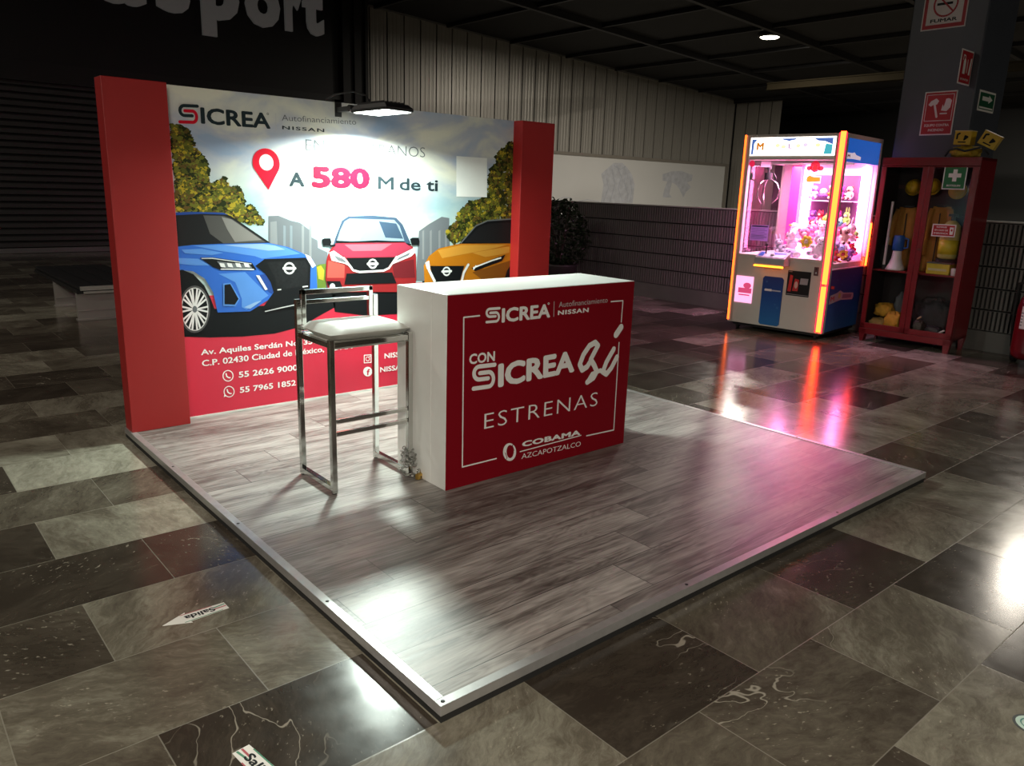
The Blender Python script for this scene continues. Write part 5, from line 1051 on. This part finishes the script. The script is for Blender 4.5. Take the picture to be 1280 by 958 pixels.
xa, xb, z0, z1 = CX0 + .02, CX0 + .27, (P[2].z+P[3].z)/2, (P[0].z+P[1].z)/2
P_ = [at_x(u, v, CX0 - .003) for u, v in ((1225, 113), (1245.5, 115), (1241, 141), (1221, 139))]
xa, xb = min(p.x for p in P), max(p.x for p in P)
mb = MB(); mb.box((xa, CY0 - .006, z0), (xb, CY0 - .0005, z1)); mb.build('board', SWH, t)
A = Art(lambda a, b, l: (xa + a, CY0 - .0063 - l, z0 + b)); w_, h_ = xb - xa, z1 - z0; GRN = mat('sign_dark_green', (.006, .085, .035), .5)
A.poly([(.02, .02), (w_-.02, .02), (w_-.02, h_-.02), (.02, h_-.02)], GRN, 1); A.poly([(w_*.2, h_*.52), (w_*.6, h_*.52), (w_*.6, h_*.42), (w_*.84, h_*.62), (w_*.6, h_*.82), (w_*.6, h_*.72), (w_*.2, h_*.72)], SWH, 2); A.poly([(w_*.08, h_*.14), (w_*.92, h_*.14), (w_*.92, h_*.22), (w_*.08, h_*.22)], SWH, 2); A.build('print', t)
# projecting extinguisher sign at the column corner
yf = at_x(1218, 66, CX0).y; P = [at_y(u, v, yf) for u, v in ((1204, 60), (1219, 66), (1212.5, 109), (1196.5, 103))]
x0, x1 = (P[0].x+P[3].x)/2, CX0 - .0005; z0, z1 = (P[2].z+P[3].z)/2, (P[0].z+P[1].z)/2; w_, h_ = x1 - x0, z1 - z0
t = thing('extinguisher_sign', 'red projecting sign with a white fire extinguisher near the column corner', 'sign', (CX0, yf, (z0+z1)/2))
pf_ = lambda a, b, l: (x0 + a, yf - l, z0 + b)
mb = MB(); mb.box((x0, yf, z0), (x1, yf + .006, z1)); mb.build('board', SWH, t)
A = Art(lambda a, b, l: pf_(a, b, .0004 + l)); A.poly([(.014, .014), (w_-.014, .014), (w_-.014, h_-.014), (.014, h_-.014)], SRED, 1)
A.poly([(w_*.24, h_*.30), (w_*.44, h_*.30), (w_*.44, h_*.66), (w_*.38, h_*.74), (w_*.30, h_*.74), (w_*.24, h_*.66)], SWH, 2); A.stroke([(w_*.34, h_*.76), (w_*.34, h_*.82), (w_*.20, h_*.84), (w_*.18, h_*.70)], .012, SWH, 2); A.stroke([(w_*.58, h_*.36), (w_*.58, h_*.72)], .014, SWH, 2); A.poly([(w_*.72, h_*.30), (w_*.86, h_*.30), (w_*.90, h_*.80), (w_*.80, h_*.78), (w_*.76, h_*.6)], SWH, 2)
A.text('EXTINTOR', (w_*.16, h_*.12), (w_*.82, h_*.12), (w_*.16, h_*.18), SWH, 2, .02); A.build('print', t)

# ================================================================== FIRE EXTINGUISHER at the right edge
ex = thing('fire_extinguisher', 'large red wheeled fire extinguisher standing right of the cabinet', 'fire extinguisher', (7.72, .80, 0))
ER = mat('extinguisher_red', (.13, .003, .006), .3, noise=.05)
mb = MB(); mb.lathe((7.72, .80, 0), [(.12, .07), (.155, .10), (.165, .16), (.165, .56), (.15, .66), (.10, .735), (.05, .765)], seg=30); mb.build('tank', ER, ex, smooth=True)
mb = MB(); mb.tube([(7.72, .80, .76), (7.72, .80, .86)], .03, 14); mb.box((7.69, .72, .85), (7.75, .86, .88)); mb.build('valve', BLACK, ex)
mb = MB(); mb.tube([(7.72, .86, .85), (7.75, 1.0, .80), (7.80, 1.02, .5), (7.82, .99, .16)], .017, 10); mb.build('hose', RUBBER, ex, smooth=True)
for y in (.64, .96):
    mb = MB(); mb.tube([(7.86, y - .02, .10), (7.86, y + .02, .10)], .10, 20); mb.build('wheel', RUBBER, ex)
mb = MB(); mb.box((7.84, .645, .085), (7.88, .955, .115)); mb.box((7.80, .74, .06), (7.87, .86, .12)); mb.box((7.60, .77, 0), (7.66, .83, .09)); mb.build('axle_frame', BLACK, ex)
A = Art(lambda a, b, l: (7.72 - (.1655 + l)*math.cos(a), .80 + (.1655 + l)*math.sin(a), b))
for i in range(10): A.raw([(-.35 + i*.09, .38), (-.35 + (i+1)*.09, .38), (-.35 + (i+1)*.09, .60), (-.35 + i*.09, .60)], SWH, 1)
for i in range(5): A.raw([(.40, .41 + i*.03), (.53, .41 + i*.03), (.53, .42 + i*.03), (.40, .42 + i*.03)], P_GREY, 3)
A.build('label', ex)

# ================================================================== PLANT behind the right pillar
pt = thing('potted_shrub', 'dark leafy potted shrub in front of the ribbed wall behind the right pillar', 'plant', (7.3, 7.2, 0))
mb = MB(); mb.lathe((7.3, 7.2, 0), [(.20, 0), (.24, .02), (.30, .42), (.32, .45), (.27, .45), (.25, .40)], seg=24); mb.build('pot', mat('dark_pot', (.03, .028, .026), .5), pt, smooth=True)
mb = MB(); rd = random.Random(9)
for i in range(5):
    a = rd.random()*6.28; mb.tube([(7.3, 7.2, .38), (7.3 + .08*math.cos(a), 7.2 + .08*math.sin(a), .8), (7.3 + .2*math.cos(a), 7.2 + .2*math.sin(a), 1.3)], [.02, .015, .008], 6)
mb.build('stem', mat('plant_stem', (.04, .03, .02), .7), pt)
mb = MB()
for i in range(900):
    th = rd.random()*6.28; u = rd.uniform(-1, 1); r = rd.uniform(.55, 1.0) ** .5; s = math.sqrt(1-u*u)
    c = Vector((7.3 + .46*r*s*math.cos(th), 7.2 + .46*r*s*math.sin(th), .88 + .56*r*u))
    m = Euler((rd.uniform(-.9, .9), rd.uniform(-.9, .9), rd.random()*6.28)).to_matrix(); L_, W_ = rd.uniform(.06, .11), rd.uniform(.02, .035)
    mb.add([c + m @ Vector(q) for q in ((0, 0, 0), (L_*.35, W_, .006), (L_*.75, W_*.7, .004), (L_, 0, -.01), (L_*.75, -W_*.7, .004), (L_*.35, -W_, .006), (L_*.5, 0, -.008))], [(0,1,6), (1,2,6), (2,3,6), (3,4,6), (4,5,6), (5,0,6)])
mb.build('foliage', mat('dark_foliage', (.018, .032, .014), .35, noise=.4, scale=6), pt)

# ================================================================== BENCH
bx0, bx1, by0, by1, bz = .70, 1.55, 7.78, 10.2, .375
be = thing('waiting_bench', 'black slatted bench on pale panel legs behind the red pillar', 'bench', ((bx0+bx1)/2, 9.0, 0))
BEN = mat('bench_black', (.018, .018, .020), .30); LEG = mat('bench_leg_pale', (.36, .34, .32), .35, .3)
for i in range(4):
    x = bx0 + .02 + i*.205; mb = MB(); mb.box((x, by0 + .03, bz - .035), (x + .185, by1, bz)); mb.build('slat', BEN, be, bevel=.006)
mb = MB(); mb.box((bx0, by0 + .04, bz - .075), (bx1, by1 - .02, bz - .036)); mb.build('frame', BEN, be)
mb = MB(); mb.box((bx0 + .03, by0, bz - .04), (bx1, by0 + .028, bz + .004)); mb.box((bx0 + .06, by0 + .005, bz - .075), (bx1, by0 + .026, bz - .05)); mb.build('end_cap', mat('end_cap_metal', (.62, .62, .58), .3, .6), be)
for y in (by0 + .09, by0 + 1.25):
    mb = MB(); mb.box((bx0 + .0, y, .014), (bx1 - .03, y + .04, bz - .076)); mb.box((bx0 - .01, y - .03, 0), (bx1 - .02, y + .07, .014)); mb.box((bx0 + .0, y - .012, .10), (bx1 - .03, y, .106)); mb.build('leg', LEG, be)

# ================================================================== FLOOR STICKERS
def arrow_sticker(cx, cy, ang, L_, Wd, label, striped):
    t = thing('floor_arrow_sticker', label, 'sticker', (cx, cy, 0), ang, 'arrow stickers on the floor', local=True)
    mb = MB(); outline = [(L_*.5, Wd*.30), (L_*.5, -Wd*.30), (-L_*.12, -Wd*.36), (-L_*.10, -Wd*.5), (-L_*.5, 0), (-L_*.10, Wd*.5), (-L_*.12, Wd*.36)]
    mb.prism(outline, lambda a, b, d: (a, b, d + .0002), .0010); mb.build('film', SWH, t)
    A = Art(lambda a, b, l: (a, b, .0013 + l), step=.0003)
    gs, rs_ = mat('sticker_green', (.05, .22, .12), .5), mat('sticker_dull_red', (.40, .06, .08), .5)
    A.stroke([(L_*.49, Wd*.16), (L_*.30, Wd*.10)], Wd*.08, gs, 1, caps=False); A.stroke([(L_*.49, -Wd*.02), (L_*.30, -Wd*.02)], Wd*.08, rs_, 1, caps=False); A.stroke([(L_*.30, Wd*.31), (-L_*.2, Wd*.34)], Wd*.05, rs_, 1, caps=False); A.stroke([(L_*.40, -Wd*.29), (-L_*.2, -Wd*.33)], Wd*.05, gs, 1, caps=False)
    A.text('Salida', (L_*.31, Wd*.17) if striped else (L_*.36, Wd*.17), (-L_*.16, Wd*.17), (L_*.31, -Wd*.20), P_BLACK, 2, .03); A.build('print', t)
p, q = at_z(203, 783, 0), at_z(283, 757, 0); c_ = (p + q) / 2
arrow_sticker(c_.x, c_.y, math.atan2((q-p).y, (q-p).x), (q-p).length, .085, 'white arrow sticker lettered Salida on the floor left of the platform', True)
p = at_z(301, 937, 0); d_ = (at_z(322, 957, 0) - p).normalized(); L2 = .26; c_ = p + d_ * L2/2
arrow_sticker(c_.x, c_.y, math.atan2(-d_.y, -d_.x), L2, .085, 'white arrow sticker cut off by the bottom edge of the photo', False)
p = at_z(1290, 907, 0); t = thing('round_floor_sticker', 'round pale green sticker on the floor at the lower right', 'sticker', (p.x, p.y, 0))
mb = MB(); mb.lathe((p.x, p.y, .0002), [(.052, 0), (.052, .0008)], seg=32); mb.build('rim', mat('sticker_dark_rim', (.05, .06, .06), .5), t)
mb = MB(); mb.lathe((p.x, p.y, .0011), [(.044, 0), (.044, .0005)], seg=32); mb.build('disc', mat('sticker_mint', (.50, .66, .58), .5), t)
A = Art(lambda a, b, l: (p.x + a, p.y + b, .0018 + l), step=.0003); A.ring((0, 0), .030, .030, .004, mat('sticker_teal', (.08, .25, .22), .5), 1); A.ell((0, 0), .012, .012, MATS['sticker_teal'], 1); A.build('print', t)

# ================================================================== CEILING LAMPS
for i, (x, y, w_, hz_, sz_) in enumerate(HALL_LAMPS):
    z = hz_ or zc(x) - .10; q_ = sz_ / .44
    lab = 'glowing oval ceiling lamp under the dark roof' if i == 0 else 'glowing ceiling lamp outside the picture, hall lamp %s' % ['', 'beyond the column', 'over the right aisle', 'added as unseen fill behind the viewer', 'over the left aisle', 'added unseen behind the dark column to brighten the rear wall', 'added unseen left of the bench to brighten the floor'][i]
    t = thing('ceiling_lamp', lab, 'lamp', (x, y, z), 0, 'hall ceiling lamps')
    if hz_: mr = MB(); mr.tube([(x, y, z + .08), (x, y, zc(x) - .001)], .012, 8); mr.build('rod', BEAM_M, t)  # only the added fill lamp hangs on a rod
    mb = MB(); mb.lathe((x, y, z), [(.24*q_, .0), (.30*q_, .02), (.30*q_, .05), (.20*q_, .10)], seg=28); mb.build('housing', BEAM_M, t, smooth=True)
    mb = MB(); mb.lathe((x, y, z - .03), [(.10*q_, 0), (.20*q_, .01), (.235*q_, .03)], seg=28); mb.build('diffuser', mat('lamp_diffuser', (1, .95, .85), .4, emit=1.0, ecol=(13, 12, 9)), t, smooth=True)
    l = bpy.data.lights.new('lamp_light', 'AREA'); l.shape = 'DISK'; l.size = sz_; l.energy = w_; l.color = HALL_COL
    o = bpy.data.objects.new('lamp_light', l); COL.objects.link(o); o.parent = t; o.location = (0, 0, -.045)
